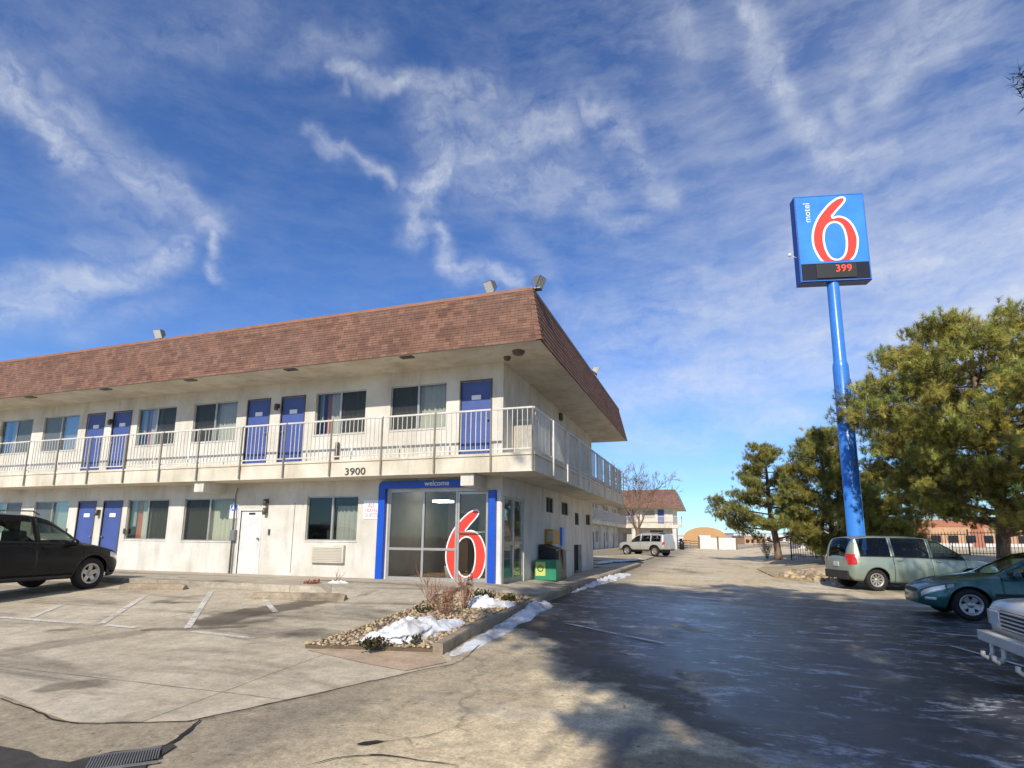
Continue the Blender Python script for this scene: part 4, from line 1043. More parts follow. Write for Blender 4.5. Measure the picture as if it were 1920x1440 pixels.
def make_car(name, label, cat, loc, rz, c, group=None):
    """c: tables along x (nose +x): belt, edge (roof rail height), top, wb (belt half width), wr (roof half width), sill"""
    root = thing(name, label, cat, loc, rz, group, local=True)
    belt, edge, top, wb_, wr, sill = (tab(c[k]) for k in ('belt', 'edge', 'top', 'wb', 'wr', 'sill'))
    wh = c['wheels']; RW = c['rw']; RA = RW+c.get('gap', .06); paint = c['paint']
    xa, xz = c['belt'][0][0], c['belt'][-1][0]
    keys = set([xa, xz]); x = xa
    while x < xz: keys.add(round(x, 3)); x += .05
    for a, b in c['side_glass']: keys |= {a, b}
    for k in ('wind', 'rear'): keys |= set(c[k])
    for a, b in c['doors']: keys |= {a, b}
    X = []
    for q in sorted(keys):
        if not X or q-X[-1] > .008 or q in (xz,): X.append(q)
        elif any(abs(q-v) < 1e-6 for v in sum([list(p) for p in c['side_glass']+c['doors']], [])+list(c['wind'])+list(c['rear'])): X[-1] = q
    NL, NG, NTp = 9, 5, 6
    crease = c.get('crease', .55)
    rows = []
    for q in X:
        zb, ze, zt, w1, w2, zs = belt(q), edge(q), top(q), wb_(q), wr(q), sill(q)
        for xw in wh:
            d2 = RA*RA-(q-xw)**2
            if d2 > 0: zs = max(zs, RW+math.sqrt(d2))
        zs = min(zs, zb-.04)
        S = []
        s0 = sill(q)
        for k in range(NL+1):
            z = zs+(zb-zs)*k/NL
            u = (z-s0)/max(.05, zb-s0)
            y = w1+c.get('bulge', .05)*math.sin(math.pi*min(1, max(0, u*.95+.08)))-.04*(1-u)**3
            if abs(u-crease) < .12: y += c.get('line', .008)*(1-abs(u-crease)/.12)
            S.append((y, z))
        for k in range(1, NG+1):
            u = k/NG; z = zb+(ze-zb)*u; y = S[NL][0]+(w2-S[NL][0])*u+.02*math.sin(math.pi*u)*(ze-zb)
            S.append((y, z))
        ye = S[-1][0]
        for k in range(1, NTp+1):
            u = k/NTp; S.append((ye*(1-u), ze+(zt-ze)*math.sin(u*math.pi/2)**.8))
        rows.append(S)
    K = len(rows[0])
    groups = {}
    def put(key, quad): groups.setdefault(key, []).append(quad)
    for i in range(len(X)-1):
        xm = (X[i]+X[i+1])/2
        for s in (1, -1):
            for j in range(K-1):
                q = [(X[i], s*rows[i][j][0], rows[i][j][1]), (X[i+1], s*rows[i+1][j][0], rows[i+1][j][1]), (X[i+1], s*rows[i+1][j+1][0], rows[i+1][j+1][1]), (X[i], s*rows[i][j+1][0], rows[i][j+1][1])]
                if s < 0: q = q[::-1]
                key = ('body',)
                di = next((d for d, (a, b) in enumerate(c['doors']) if a < xm < b), None)
                if NL <= j < NL+NG:
                    gi = next((d for d, (a, b) in enumerate(c['side_glass']) if a < xm < b), None)
                    if gi is not None and NL < j+.5 and j < NL+NG-(0 if c.get('thin') else 1): key = ('glass', gi, s)
                    elif di is not None and gi is not None: key = ('door', di, s)
                elif j < NL:
                    if di is not None and (j > 0 or min(abs(xm-w) for w in wh) > RA): key = ('door', di, s)
                    if j == 0 and c.get('cladding') : key = ('trim',)
                    if c.get('cladding') and j <= 1 and min(abs(xm-w) for w in wh) < RA+.06: key = ('trim',)
                else:
                    if c['wind'][0] < xm < c['wind'][1] and j >= NL+NG+(1 if xm < c['wind'][1]-.03 else 1): key = ('windscreen',)
                    elif c['rear'][0] < xm < c['rear'][1] and j >= NL+NG+1: key = ('rear_window',)
                put(key, q)
    for i, key in ((0, 'a'), (len(X)-1, 'z')):
        S = rows[i]; pts = [(X[i], y, z) for y, z in S]+[(X[i], -y, z) for y, z in S[::-1][1:]]
        groups.setdefault(('cap',), []).append(pts if i else pts[::-1])
    def mk(nm, quads, m, par, weld=True):
        mb = MB()
        for q in quads: mb.add(q, [tuple(range(len(q)))], 0, True)
        o = mb.build(nm, m, par, clean=weld, uv=False)
        if any(True for _ in o.data.polygons) and nm in ('car_body', 'door', 'trim'):
            md = o.modifiers.new('thickness', 'SOLIDIFY'); md.thickness = .012; md.offset = -1
        try:
            for p in o.data.polygons: p.use_smooth = True
            o.data.set_sharp_from_angle(angle=R_(38))
        except Exception: pass
        return o
    body = mk('car_body', groups.pop(('body',))+groups.pop(('cap',)), paint, root)
    doors = {}
    for key in sorted(groups, key=str):
        if key[0] == 'door': doors[key[1:]] = mk('door', groups[key], paint, root)
    for key, q in groups.items():
        if key[0] == 'glass':
            a, b = c['side_glass'][key[1]]; dk = next(((d, key[2]) for d, (p, r) in enumerate(c['doors']) if p <= (a+b)/2 <= r), None)
            mk('side_window', q, M['tint'] if key[1] in c.get('tinted', ()) else M['carglass'], doors.get(dk, root) if dk else root)
        elif key[0] in ('windscreen', 'rear_window'): mk(key[0], q, M['carglass'] if key[0] == 'windscreen' else M['tint'], root)
        elif key[0] == 'trim': mk('trim', q, M['trim'], root)
    for (d, s), o in doors.items():
        a, b = c['doors'][d]; xh = a+.14 if c.get('handle_rear', True) else b-.14; zh = belt(xh)-.10; yh = wb_(xh)+c.get('bulge', .05)*.35
        MB().box(xh-.02, xh+.15, s*(yh+.012), s*(yh+.045), zh-.016, zh+.016).build('door_handle', c.get('handle', paint), o, bevel=.008)
    sm_ = MB()
    for xd in sorted({v for d in c['doors'] for v in d}):
        i = min(range(len(X)), key=lambda k: abs(X[k]-xd)); S = rows[i]
        for s in (1, -1):
            for j in range(0, NL+(NG if len(c['side_glass']) else 0)):
                a, b = S[j], S[j+1]; e = .0035
                q = [(X[i]-.006, s*(a[0]+e), a[1]), (X[i]+.006, s*(a[0]+e), a[1]), (X[i]+.006, s*(b[0]+e), b[1]), (X[i]-.006, s*(b[0]+e), b[1])]
                sm_.add(q if s < 0 else q[::-1], [(0, 1, 2, 3)])
    sm_.build('door_seal', M['trim'], root, uv=False)
    bt_ = MB(); ga, gb_ = min(p[0] for p in c['side_glass']), max(p[1] for p in c['side_glass'])
    for i in range(len(X)-1):
        if ga-.03 <= X[i] and X[i+1] <= gb_+.03:
            for s in (1, -1):
                a, b = rows[i][NL], rows[i+1][NL]; e = .006
                q = [(X[i], s*(a[0]+e), a[1]-.012), (X[i+1], s*(b[0]+e), b[1]-.012), (X[i+1], s*(b[0]+e), b[1]+.016), (X[i], s*(a[0]+e), a[1]+.016)]
                bt_.add(q if s > 0 else q[::-1], [(0, 1, 2, 3)])
    bt_.build('window_trim', M['trim'], root, uv=False)
    # underside and wheel housings
    ub = MB(); wi = c['wb'][len(c['wb'])//2][1]-.27
    ub.box(xa+.15, xz-.15, -wi, wi, c['sill'][1][1]+.02, c['sill'][1][1]+.34)
    for xw in wh: ub.box(xw-RA, xw+RA, -wi+.0, wi-.0, .28, min(RW*2+.12, belt(xw)-.06))
    ub.build('underbody', M['trim'], root, uv=False)
    # cabin
    cb = MB(); x0, x1 = c['cabin']; zf = c['sill'][1][1]+.36; hw = c['wr'][len(c['wr'])//2][1]-.05
    nseat = c.get('seats', [.0])
    for xs in nseat:
        for s in (1, -1):
            y = s*.36
            cb.box(xs-.25, xs+.25, y-.25, y+.25, zf-.1, zf+.16); cb.box(xs-.36, xs-.20, y-.25, y+.25, zf+.1, zf+.62); cb.box(xs-.38, xs-.26, y-.13, y+.13, zf+.64, zf+.84)
    cb.box(x1-.02, x1+.35, -hw, hw, zf+.15, belt(x1)+.02)
    cb.build('seats', M['seat'], root, bevel=.03, uv=False)
    # wheels
    ns = c.get('spokes', 5)
    for xw in wh:
        for s in (1, -1):
            yw = s*(c['track']/2); T = Matrix.Translation((xw, yw, RW)) @ Matrix.Rotation(R_(-90*s), 4, 'X')
            ww = .105; rr = c.get('rr', RW*.66)
            ty = MB().lathe([(rr-.02, -ww), (rr, -ww*.98), (RW*.93, -ww), (RW*.985, -ww*.8), (RW, -ww*.4), (RW, ww*.4), (RW*.985, ww*.8), (RW*.93, ww), (rr+.01, ww*.98), (rr-.01, ww*.85), (rr-.02, 0)], 32, T)
            to = ty.build('wheel', M['tyre'], root, uv=False)
            ri = MB(); ri.lathe([(rr-.03, -.02), (rr, ww*.9), (rr-.012, ww*.93), (rr-.05, ww*.8), (rr-.06, ww*.3), (rr-.06, -.05)], 32, T)
            ri.lathe([(.001, ww*.72), (.05, ww*.72), (.065, ww*.6), (.07, ww*.2)], 18, T)
            for k in range(ns):
                a = 2*math.pi*k/ns+.3; ca, sa = math.cos(a), math.sin(a); w0, w1 = c.get('spw', (.055, .04))
                def P(r, t_, z): return T @ Vector((r*ca-t_*sa, r*sa+t_*ca, z))
                ro = rr-.045
                ri.add([P(.04, -w0, ww*.55), P(.04, w0, ww*.55), P(ro, w1, ww*.7), P(ro, -w1, ww*.7), P(.04, -w0, ww*.2), P(.04, w0, ww*.2), P(ro, w1, ww*.35), P(ro, -w1, ww*.35)], [(0, 3, 2, 1), (0, 1, 5, 4), (1, 2, 6, 5), (2, 3, 7, 6), (3, 0, 4, 7)])
            ro_ = ri.build('rim', c.get('rim', M['rim']), to, clean=True, uv=False)
            MB().lathe([(.001, .0), (rr-.055, .0), (rr-.055, -.01)], 24, T).build('brake_disc', M['trim'], to, uv=False)
    return root, dict(belt=belt, X=X, rows=rows, n=NL+NG)
def patch(root, name, m, pts, thick=.03, axis='y', bevel=.012):
    """a lamp or panel: outline in two axes, pushed out along the third; pts = list of 3-D corner points"""
    a = [Vector(p) for p in pts]; n = (a[1]-a[0]).cross(a[2]-a[0]).normalized()
    mb = MB(); k = len(a); mb.add([p+n*thick*.5 for p in a]+[p-n*thick for p in a], [tuple(range(k)), tuple(range(2*k-1, k-1, -1))]+[(i, k+i, k+(i+1) % k, (i+1) % k) for i in range(k)])
    return mb.build(name, m, root, bevel=bevel, uv=False)
def lamp_skin(root, f, name, m, x0, x1, zlo, zhi, s, off=.010, nx=10, nz=5):
    """a lamp glass lying on the bodywork between x0..x1, zlo(x)..zhi(x)"""
    X, rows, n = f['X'], f['rows'], f['n']
    def side_y(x, z):
        i = max(k for k in range(len(X)) if X[k] <= x+1e-6); i = min(i, len(X)-2); u = (x-X[i])/(X[i+1]-X[i]); r = []
        for S in (rows[i], rows[i+1]):
            z0 = S[0][1]; y = S[0][0]
            for a, b in zip(S[:n], S[1:n+1]):
                if a[1] <= z <= b[1]: y = a[0]+(b[0]-a[0])*(z-a[1])/max(1e-6, b[1]-a[1]); break
            else:
                if z > S[n][1]: y = S[n][0]
            r.append(y)
        return r[0]+(r[1]-r[0])*u
    vs = []; dx = .006 if x1 > 0 else -.006
    for i in range(nx+1):
        x = x0+(x1-x0)*i/nx; a, b = zlo(x), zhi(x); e = off*(1 if 0 < i < nx else -.6)
        for k in range(nz+1):
            z = a+(b-a)*k/nz; ee = e if 0 < k < nz else -.006
            vs.append((x+dx, s*(side_y(x, z)+ee), z))
    fs = [(i*(nz+1)+k, (i+1)*(nz+1)+k, (i+1)*(nz+1)+k+1, i*(nz+1)+k+1) for i in range(nx) for k in range(nz)]
    return MB().add(vs, fs if s < 0 else [q[::-1] for q in fs], 0, True).build(name, m, root, uv=False)
def mirror_ear(root, x, y, z, m, s):
    MB().sphere((x, y+s*.10, z), .11, 12, 8, 0, (.55, .95, .75)).tube([(x, y-s*.02, z-.05), (x, y+s*.06, z-.03)], .03, 6).build('wing_mirror', m, root, uv=False)

# black crossover at the left, nose to the building
w1 = G(160, 1104.5)
SUVH = R_(97)
cb_ = dict(paint=M['cblack'], rw=.355, gap=.065, track=1.56, wheels=(-1.32, 1.30), cladding=True, bulge=.045, rr=.235,
  belt=[(-2.16, .72), (-2.10, .98), (-1.7, 1.10), (0, 1.06), (.95, 1.0), (1.25, .98), (1.75, .90), (2.02, .80), (2.16, .66), (2.22, .56)],
  edge=[(-2.16, .78), (-2.10, 1.10), (-1.95, 1.36), (-1.5, 1.56), (-.8, 1.61), (0, 1.60), (.30, 1.54), (.75, 1.28), (1.08, 1.065), (1.3, 1.02), (1.75, .935), (2.02, .83), (2.16, .69), (2.22, .58)],
  top=[(-2.16, .84), (-2.10, 1.16), (-1.95, 1.45), (-1.5, 1.64), (-.8, 1.69), (0, 1.67), (.28, 1.62), (.7, 1.38), (1.12, 1.11), (1.35, 1.07), (1.75, .985), (2.02, .87), (2.16, .72), (2.22, .60)],
  wb=[(-2.16, .72), (-2.05, .82), (-1.6, .885), (0, .89), (1.2, .88), (1.8, .83), (2.05, .72), (2.16, .58), (2.22, .42)],
  wr=[(-2.16, .60), (-1.9, .62), (-1.4, .64), (0, .66), (.4, .66), (.9, .72), (1.3, .74), (1.8, .68), (2.05, .56), (2.16, .42), (2.22, .28)],
  sill=[(-2.16, .46), (-2.0, .33), (-1.0, .27), (1.0, .27), (1.8, .28), (2.05, .30), (2.22, .38)],
  side_glass=[(-1.75, -1.05), (-.95, -.08), (.04, .92)], doors=[(-1.0, -.02), (-.02, 1.0)], wind=(.30, 1.10), rear=(-2.1, -1.6), cabin=(-1.0, .75), seats=[.15, -.75], tinted=(0,), spokes=5, spw=(.05, .045))
h = Vector((math.cos(SUVH), math.sin(SUVH))); rt = Vector((h.y, -h.x))
o2 = w1.to_2d()-h*1.30-rt*.78
suv, f = make_car('parked_car', 'black crossover car with silver five spoke wheels parked nose first to the motel', 'car', (o2.x, o2.y, gh(w1.x, w1.y)), SUVH, cb_)
for s in (1, -1):
    mirror_ear(suv, .72, s*.88, 1.06, M['cblack'], s)
    lamp_skin(suv, f, 'headlight', M['headl'], 1.74, 2.13, lambda x: f['belt'](x)-.17-.02*(2.13-x), lambda x: f['belt'](x)-.035, s)
    patch(suv, 'fog_lamp', M['trim'], [(1.98, s*.77, .52), (2.12, s*.62, .52), (2.14, s*.60, .40), (2.0, s*.75, .40)], .02)
    MB().tube([(-1.5, s*.60, 1.655), (-1.4, s*.60, 1.70), (.0, s*.60, 1.725), (.15, s*.60, 1.655)], .016, 6).build('roof_rail', M['steel'], suv, uv=False)
MB().box(2.16, 2.235, -.40, .40, .60, .70).build('grille', M['trim'], suv, bevel=.01)

# sage minivan on the right
wv = G(1644, 1108); VH = R_(18)
cv = dict(paint=M['csage'], rw=.345, gap=.06, track=1.62, wheels=(-1.55, 1.40), bulge=.06, rr=.225, thin=True,
  belt=[(-2.34, .82), (-2.30, 1.02), (-2.05, 1.10), (0, 1.06), (1.0, 1.02), (1.55, .98), (2.1, .90), (2.42, .78), (2.56, .64), (2.62, .54)],
  edge=[(-2.34, .90), (-2.30, 1.15), (-2.20, 1.45), (-2.02, 1.66), (-1.4, 1.70), (-.2, 1.69), (.45, 1.62), (.95, 1.36), (1.5, 1.05), (1.75, .99), (2.1, .93), (2.42, .80), (2.56, .66), (2.62, .56)],
  top=[(-2.34, .95), (-2.30, 1.22), (-2.20, 1.54), (-2.04, 1.72), (-1.4, 1.77), (-.2, 1.76), (.42, 1.70), (.9, 1.46), (1.55, 1.10), (1.8, 1.04), (2.1, .97), (2.42, .83), (2.56, .68), (2.62, .58)],
  wb=[(-2.34, .66), (-2.28, .78), (-2.15, .87), (-1.8, .93), (0, .94), (1.6, .93), (2.1, .88), (2.42, .74), (2.56, .58), (2.62, .42)],
  wr=[(-2.34, .58), (-2.2, .66), (-1.5, .74), (0, .76), (.5, .76), (1.2, .82), (1.7, .80), (2.1, .76), (2.42, .60), (2.62, .30)],
  sill=[(-2.34, .46), (-2.22, .32), (-1.0, .26), (1.5, .26), (2.1, .28), (2.4, .30), (2.62, .38)],
  side_glass=[(-2.02, -1.06), (-.94, .16), (.28, 1.28)], doors=[(-1.0, .22), (.22, 1.30)], wind=(.44, 1.52), rear=(-2.32, -2.08), cabin=(-1.6, 1.0), seats=[.35, -.6, -1.5], tinted=(0, 1), spokes=9, spw=(.022, .026), rim=M['rimtan'], crease=.72)
h = Vector((math.cos(VH), math.sin(VH))); rt = Vector((h.y, -h.x))
o2 = wv.to_2d()+h*1.55-rt*.81
van, f = make_car('minivan', 'sage green minivan with tinted rear windows parked in front of the blue pole', 'minivan', (o2.x, o2.y, gh(wv.x, wv.y)), VH, cv)
for s in (1, -1):
    mirror_ear(van, 1.02, s*.93, 1.10, M['trim'], s)
    lamp_skin(van, f, 'tail_light', M['taill'], -2.33, -2.13, lambda x: .82, lambda x: 1.17, s, .014)
    lamp_skin(van, f, 'headlight', M['headl'], 2.1, 2.5, lambda x: f['belt'](x)-.17, lambda x: f['belt'](x)-.03, s)
patch(van, 'rear_bumper', M['trim'], [(-2.36, -.70, .62), (-2.36, .70, .62), (-2.36, .70, .36), (-2.36, -.70, .36)], .05)
patch(van, 'number_plate', M['plate'], [(-2.355, -.16, .90), (-2.355, .16, .90), (-2.355, .16, .75), (-2.355, -.16, .75)], .02)
# teal saloon, nose to the left
wb2 = G(1822, 1163.5); BH = R_(180)
cs = dict(paint=M['cteal'], rw=.315, gap=.055, track=1.50, wheels=(-1.25, 1.42), bulge=.055, rr=.215,
  belt=[(-2.22, .62), (-2.15, .80), (-1.8, .92), (-1.0, .93), (.3, .89), (.9, .86), (1.5, .80), (1.95, .70), (2.16, .60), (2.24, .50)],
  edge=[(-2.22, .66), (-2.15, .86), (-1.8, .97), (-1.5, 1.0), (-.95, 1.26), (-.4, 1.34), (.1, 1.31), (.5, 1.12), (.95, .91), (1.5, .83), (1.95, .72), (2.16, .62), (2.24, .52)],
  top=[(-2.22, .69), (-2.15, .90), (-1.8, 1.0), (-1.55, 1.03), (-1.0, 1.32), (-.4, 1.41), (.05, 1.38), (.5, 1.18), (1.0, .945), (1.5, .865), (1.95, .75), (2.16, .64), (2.24, .54)],
  wb=[(-2.22, .62), (-2.0, .76), (-1.3, .82), (0, .835), (1.3, .82), (1.9, .74), (2.14, .58), (2.24, .40)],
  wr=[(-2.22, .54), (-1.8, .62), (-1.2, .60), (-.4, .58), (.1, .58), (.7, .66), (1.2, .70), (1.8, .64), (2.14, .46), (2.24, .28)],
  sill=[(-2.22, .38), (-2.0, .26), (-1.0, .20), (1.0, .20), (1.8, .21), (2.24, .28)],
  side_glass=[(-1.15, -.30), (-.20, .72)], doors=[(-1.2, -.25), (-.25, .85)], wind=(.08, .98), rear=(-1.55, -.95), cabin=(-1.0, .6), seats=[.05, -.8], tinted=(), spokes=5, spw=(.045, .06), crease=.45, rr_=.2)
h = Vector((math.cos(BH), math.sin(BH))); lf = Vector((-h.y, h.x))
o2 = wb2.to_2d()-h*1.42-lf*.75
sal, f = make_car('parked_car', 'dark teal saloon with silver star wheels, partly behind the cream pickup', 'car', (o2.x, o2.y, gh(wb2.x, wb2.y)), BH, cs)
for s in (1, -1):
    mirror_ear(sal, .62, s*.83, .93, M['cteal'], s)
    lamp_skin(sal, f, 'headlight', M['headl'], 1.80, 2.19, lambda x: f['belt'](x)-.135, lambda x: f['belt'](x)-.03, s); lamp_skin(sal, f, 'turn_signal', M['rimtan'], 1.66, 1.79, lambda x: f['belt'](x)-.13, lambda x: f['belt'](x)-.035, s)
    lamp_skin(sal, f, 'fog_lamp', M['headl'], 1.98, 2.15, lambda x: .38, lambda x: .44, s)
    MB().box(-1.1, 1.0, s*.868, s*.892, .50, .56).build('side_moulding', M['trim'], sal, bevel=.008)
MB().box(2.2, 2.262, -.30, .30, .53, .60).build('grille', M['trim'], sal, bevel=.01)
# cream pickup, only its front corner in view
ck1 = at_depth(1838, 1198, 7.1)
PH = R_(178)
cp_ = dict(paint=M['ccream'], rw=.36, gap=.09, track=1.60, wheels=(-1.75, 1.62), bulge=.03, rr=.20, line=.015,
  belt=[(-2.65, .98), (-1.0, .98), (.9, .98), (1.2, .95), (2.2, .90), (2.46, .86), (2.50, .80)],
  edge=[(-2.65, 1.0), (-.95, 1.01), (-.80, 1.66), (-.2, 1.70), (.15, 1.66), (.85, 1.03), (1.2, .98), (2.2, .925), (2.46, .88), (2.50, .82)],
  top=[(-2.65, 1.01), (-.95, 1.02), (-.80, 1.72), (-.2, 1.77), (.12, 1.72), (.9, 1.05), (1.2, 1.0), (2.2, .945), (2.46, .90), (2.50, .83)],
  wb=[(-2.65, .88), (0, .90), (2.2, .89), (2.46, .875), (2.50, .85)],
  wr=[(-2.65, .86), (-.9, .80), (0, .72), (.9, .80), (2.2, .82), (2.46, .80), (2.50, .78)],
  sill=[(-2.65, .52), (-2.4, .45), (0, .42), (2.3, .46), (2.50, .50)],
  side_glass=[(-.66, .55)], doors=[(-.75, .80)], wind=(.14, .88), rear=(-.94, -.82), cabin=(-.7, .6), seats=[-.15], tinted=(), spokes=6, crease=.5)
h = Vector((math.cos(PH), math.sin(PH))); lf = Vector((-h.y, h.x)); rgt = -lf
# the far front corner of the bumper is the corner in view
o2 = ck1.to_2d()-h*2.62-rgt*.90
pk, f = make_car('pickup_truck', 'cream pickup truck with two bumper hooks at the right edge of the lot', 'pickup truck', (o2.x, o2.y, gh(o2.x, o2.y)), PH, cp_)
bm_ = MB(); bm_.box(2.50, 2.64, -.92, .92, .40, .52); bm_.box(2.38, 2.50, -.92, -.90, .40, .52); bm_.box(2.38, 2.50, .90, .92, .40, .52); bm_.build('front_bumper', M['ccream'], pk, bevel=.025)
gl_ = MB(); gl_.box(2.49, 2.515, -.52, .52, .58, .80); go = gl_.build('grille', M['trim'], pk)
gs = MB()
for k in range(5): gs.box(2.515, 2.53, -.52, .52, .595+k*.045, .613+k*.045)
gs.build('grille_bar', M['ccream'], go)
for s in (1, -1):
    MB().box(2.49, 2.528, s*.545, s*.82, .60, .78).build('headlight', M['headl'], pk, bevel=.012)
    MB().box(2.36, 2.51, s*.835, s*.93, .60, .78).build('turn_signal', M['rimtan'], pk, bevel=.012)
for y in (-.62, -.30, .30):
    hk = MB(); hk.tube([(2.60, y, .44), (2.60, y, .30), (2.63, y+.02, .25), (2.68, y+.05, .235), (2.72, y+.06, .27), (2.71, y+.05, .31)], .026, 8); hk.build('tow_hook', M['ccream'], pk, uv=False)
mirror_ear(pk, .75, .92, 1.10, M['trim'], 1); mirror_ear(pk, .75, -.92, 1.10, M['trim'], -1)
# far silver off-roader by the second wing
w5 = G(1230, 1044)
cw = dict(cb_); cw.update(paint=M['csilver'], rw=.40, wheels=(-1.35, 1.40), track=1.58, cladding=True, rr=.25, tinted=(0, 1, 2), rim=M['rimtan'],
  belt=[(-2.25, .85), (-2.2, 1.12), (-1.7, 1.20), (0, 1.18), (1.0, 1.12), (1.3, 1.10), (2.0, 1.05), (2.2, .95), (2.3, .75)],
  edge=[(-2.25, .9), (-2.2, 1.3), (-2.1, 1.72), (-1.6, 1.80), (0, 1.80), (.35, 1.72), (.8, 1.4), (1.1, 1.17), (1.3, 1.14), (2.0, 1.09), (2.2, .98), (2.3, .78)],
  top=[(-2.25, .95), (-2.2, 1.4), (-2.1, 1.82), (-1.6, 1.90), (0, 1.90), (.3, 1.82), (.75, 1.5), (1.12, 1.21), (1.35, 1.19), (2.0, 1.13), (2.2, 1.0), (2.3, .8)],
  wb=[(-2.25, .80), (-2.1, .88), (0, .90), (1.5, .89), (2.1, .84), (2.3, .70)], wr=[(-2.25, .70), (-2.0, .74), (0, .74), (.6, .74), (1.2, .8), (2.0, .76), (2.3, .6)],
  sill=[(-2.25, .55), (-2.0, .45), (0, .42), (1.5, .42), (2.3, .5)], side_glass=[(-1.95, -1.05), (-.95, -.08), (.04, .90)])
WH = R_(180-28); h = Vector((math.cos(WH), math.sin(WH))); lf = Vector((-h.y, h.x))
o2 = w5.to_2d()+h*1.35-lf*.78
far, f = make_car('parked_car', 'silver off road car with a dark roof box beside the bare tree', 'car', (o2.x, o2.y, gh(o2.x, o2.y)), WH, cw)
far.scale = (.93, .93, .93)
MB().box(-1.5, -.6, -.35, .35, 1.95, 2.12).build('roof_box', M['trim'], far, bevel=.05)
for s in (1, -1): lamp_skin(far, f, 'tail_light', M['taill'], -2.24, -2.10, lambda x: .9, lambda x: 1.2, s)
# ------------------------------------------------------------------ pylon sign
pb = at_depth(1606, 1010, 25.0); pgz = gh(pb.x, pb.y)
sign = thing('pylon_sign', 'tall bright blue pole sign with a white edged red figure six and lit price panel', 'sign', (pb.x, pb.y, pgz))
pl = MB(); zs1 = at_depth(1575, 662, 25).z; ztop = at_depth(1561, 541, 25).z
r0, r1 = .36, .27
pl.lathe([(r0+.03, -.5), (r0+.03, .0), (r0, .01), (r0*.92, zs1-pgz-.25), (r0*.88, zs1-pgz-.1), (r1+.02, zs1-pgz), (r1, zs1-pgz+.05), (r1*.95, ztop-pgz+1.5)], 28, Matrix.Translation((pb.x, pb.y, pgz)))
pole = pl.build('pole', M['poleblue'], sign)
# sign face plane: through the pole, front face .28 m nearer
ta = R_(12); U = Vector((math.cos(ta), math.sin(ta), 0)); N = Vector((U.y, -U.x, 0)); V = Vector((0, 0, -1))
pc = Vector((pb.x, pb.y, 0)); HT = .30
def on_face(px, py):
    v = ray(px, py); t_ = ((pc+N*HT-CAM).dot(N))/v.dot(N); p = CAM+v*t_; return (p-pc).dot(U), p.z
def zpx(a, b): return (1440+a/6., 340+b/6.)
tl, tr, bl, br = on_face(*zpx(300, 185)), on_face(*zpx(1075, 130)), on_face(*zpx(378, 1128)), on_face(*zpx(1152, 1100))
ua, ub_ = (tl[0]+bl[0])/2, (tr[0]+br[0])/2; zt_, zb2 = (tl[1]+tr[1])/2, (bl[1]+br[1])/2
zm = (on_face(*zpx(375, 935))[1]+on_face(*zpx(1140, 895))[1])/2
def FP(u, z, d=0.): q = pc+U*u+N*(HT+d); return Vector((q.x, q.y, z))
cab = MB(); cc = pc+U*((ua+ub_)/2); cab.obox((cc.x, cc.y, (zt_+zb2)/2), ((ub_-ua)/2+.04, HT-.015, (zt_-zb2)/2+.04), ta)
cabo = cab.build('cabinet', M['signedge'], sign, bevel=.02)
def face_box(u0, u1, z0, z1, d0, d1, m, name, par, bevel=0.):
    mb = MB(); P = [FP(u0, z0, d1), FP(u1, z0, d1), FP(u1, z1, d1), FP(u0, z1, d1), FP(u0, z0, d0), FP(u1, z0, d0), FP(u1, z1, d0), FP(u0, z1, d0)]
    mb.add(P, [(0, 1, 2, 3), (0, 4, 5, 1), (1, 5, 6, 2), (2, 6, 7, 3), (3, 7, 4, 0), (7, 6, 5, 4)]); return mb.build(name, m, par, bevel=bevel)
sf = face_box(ua+.03, ub_-.03, zm+.02, zt_-.03, -.02, .004, M['signblue'], 'sign_face', cabo)
face_box(ua+.03, ub_-.03, zb2+.03, zm-.02, -.02, .003, M['black'], 'price_panel', cabo)
fr_ = MB()
for u0, u1, z0, z1 in ((ua-.005, ub_+.005, zt_-.03, zt_+.005), (ua-.005, ub_+.005, zb2-.005, zb2+.03), (ua-.005, ua+.03, zb2+.03, zt_-.03), (ub_-.03, ub_+.005, zb2+.03, zt_-.03), (ua+.03, ub_-.03, zm-.02, zm+.02)):
    P = [FP(u0, z0, .02), FP(u1, z0, .02), FP(u1, z1, .02), FP(u0, z1, .02), FP(u0, z0, -.02), FP(u1, z0, -.02), FP(u1, z1, -.02), FP(u0, z1, -.02)]
    fr_.add(P, [(0, 1, 2, 3), (0, 4, 5, 1), (1, 5, 6, 2), (2, 6, 7, 3), (3, 7, 4, 0), (7, 6, 5, 4)])
fr_.build('sign_frame', M['poleblue'], cabo)
six(FP(ua, zt_, .0), U, V, N, ub_-ua, zt_-zm, 'figure_border', 'red_figure', cabo, .972)
dpl = face_box(ua+(ub_-ua)*.225, ua+(ub_-ua)*.80, zb2+.12, zm-.06, .003, .05, M['trim'], 'price_display', cabo, .01)
pr = MB(); wS = ub_-ua
letters(pr, '399', .50, FP(ua+wS*.615, (zm+zb2)/2+.12, .052), U, Vector((0, 0, 1)), N, .006, wid=1.0)
pr.build('price_digits', M['led'], cabo)
mb = MB(); letters(mb, 'motel', .42, FP(ua+wS*.165, zt_-(zt_-zm)*.245, .006), Vector((0, 0, 1)), -U, N, .006, wid=1.05)
mb.build('sign_lettering', M['signwhite'], cabo)
lp = FP(ua-.35, zm+.62, -.25)
MB().sphere(lp, .09).tube([lp, FP(ua-.03, zm+.45, -.25)], .015, 6).build('sign_lamp', M['signwhite'], cabo, uv=False)

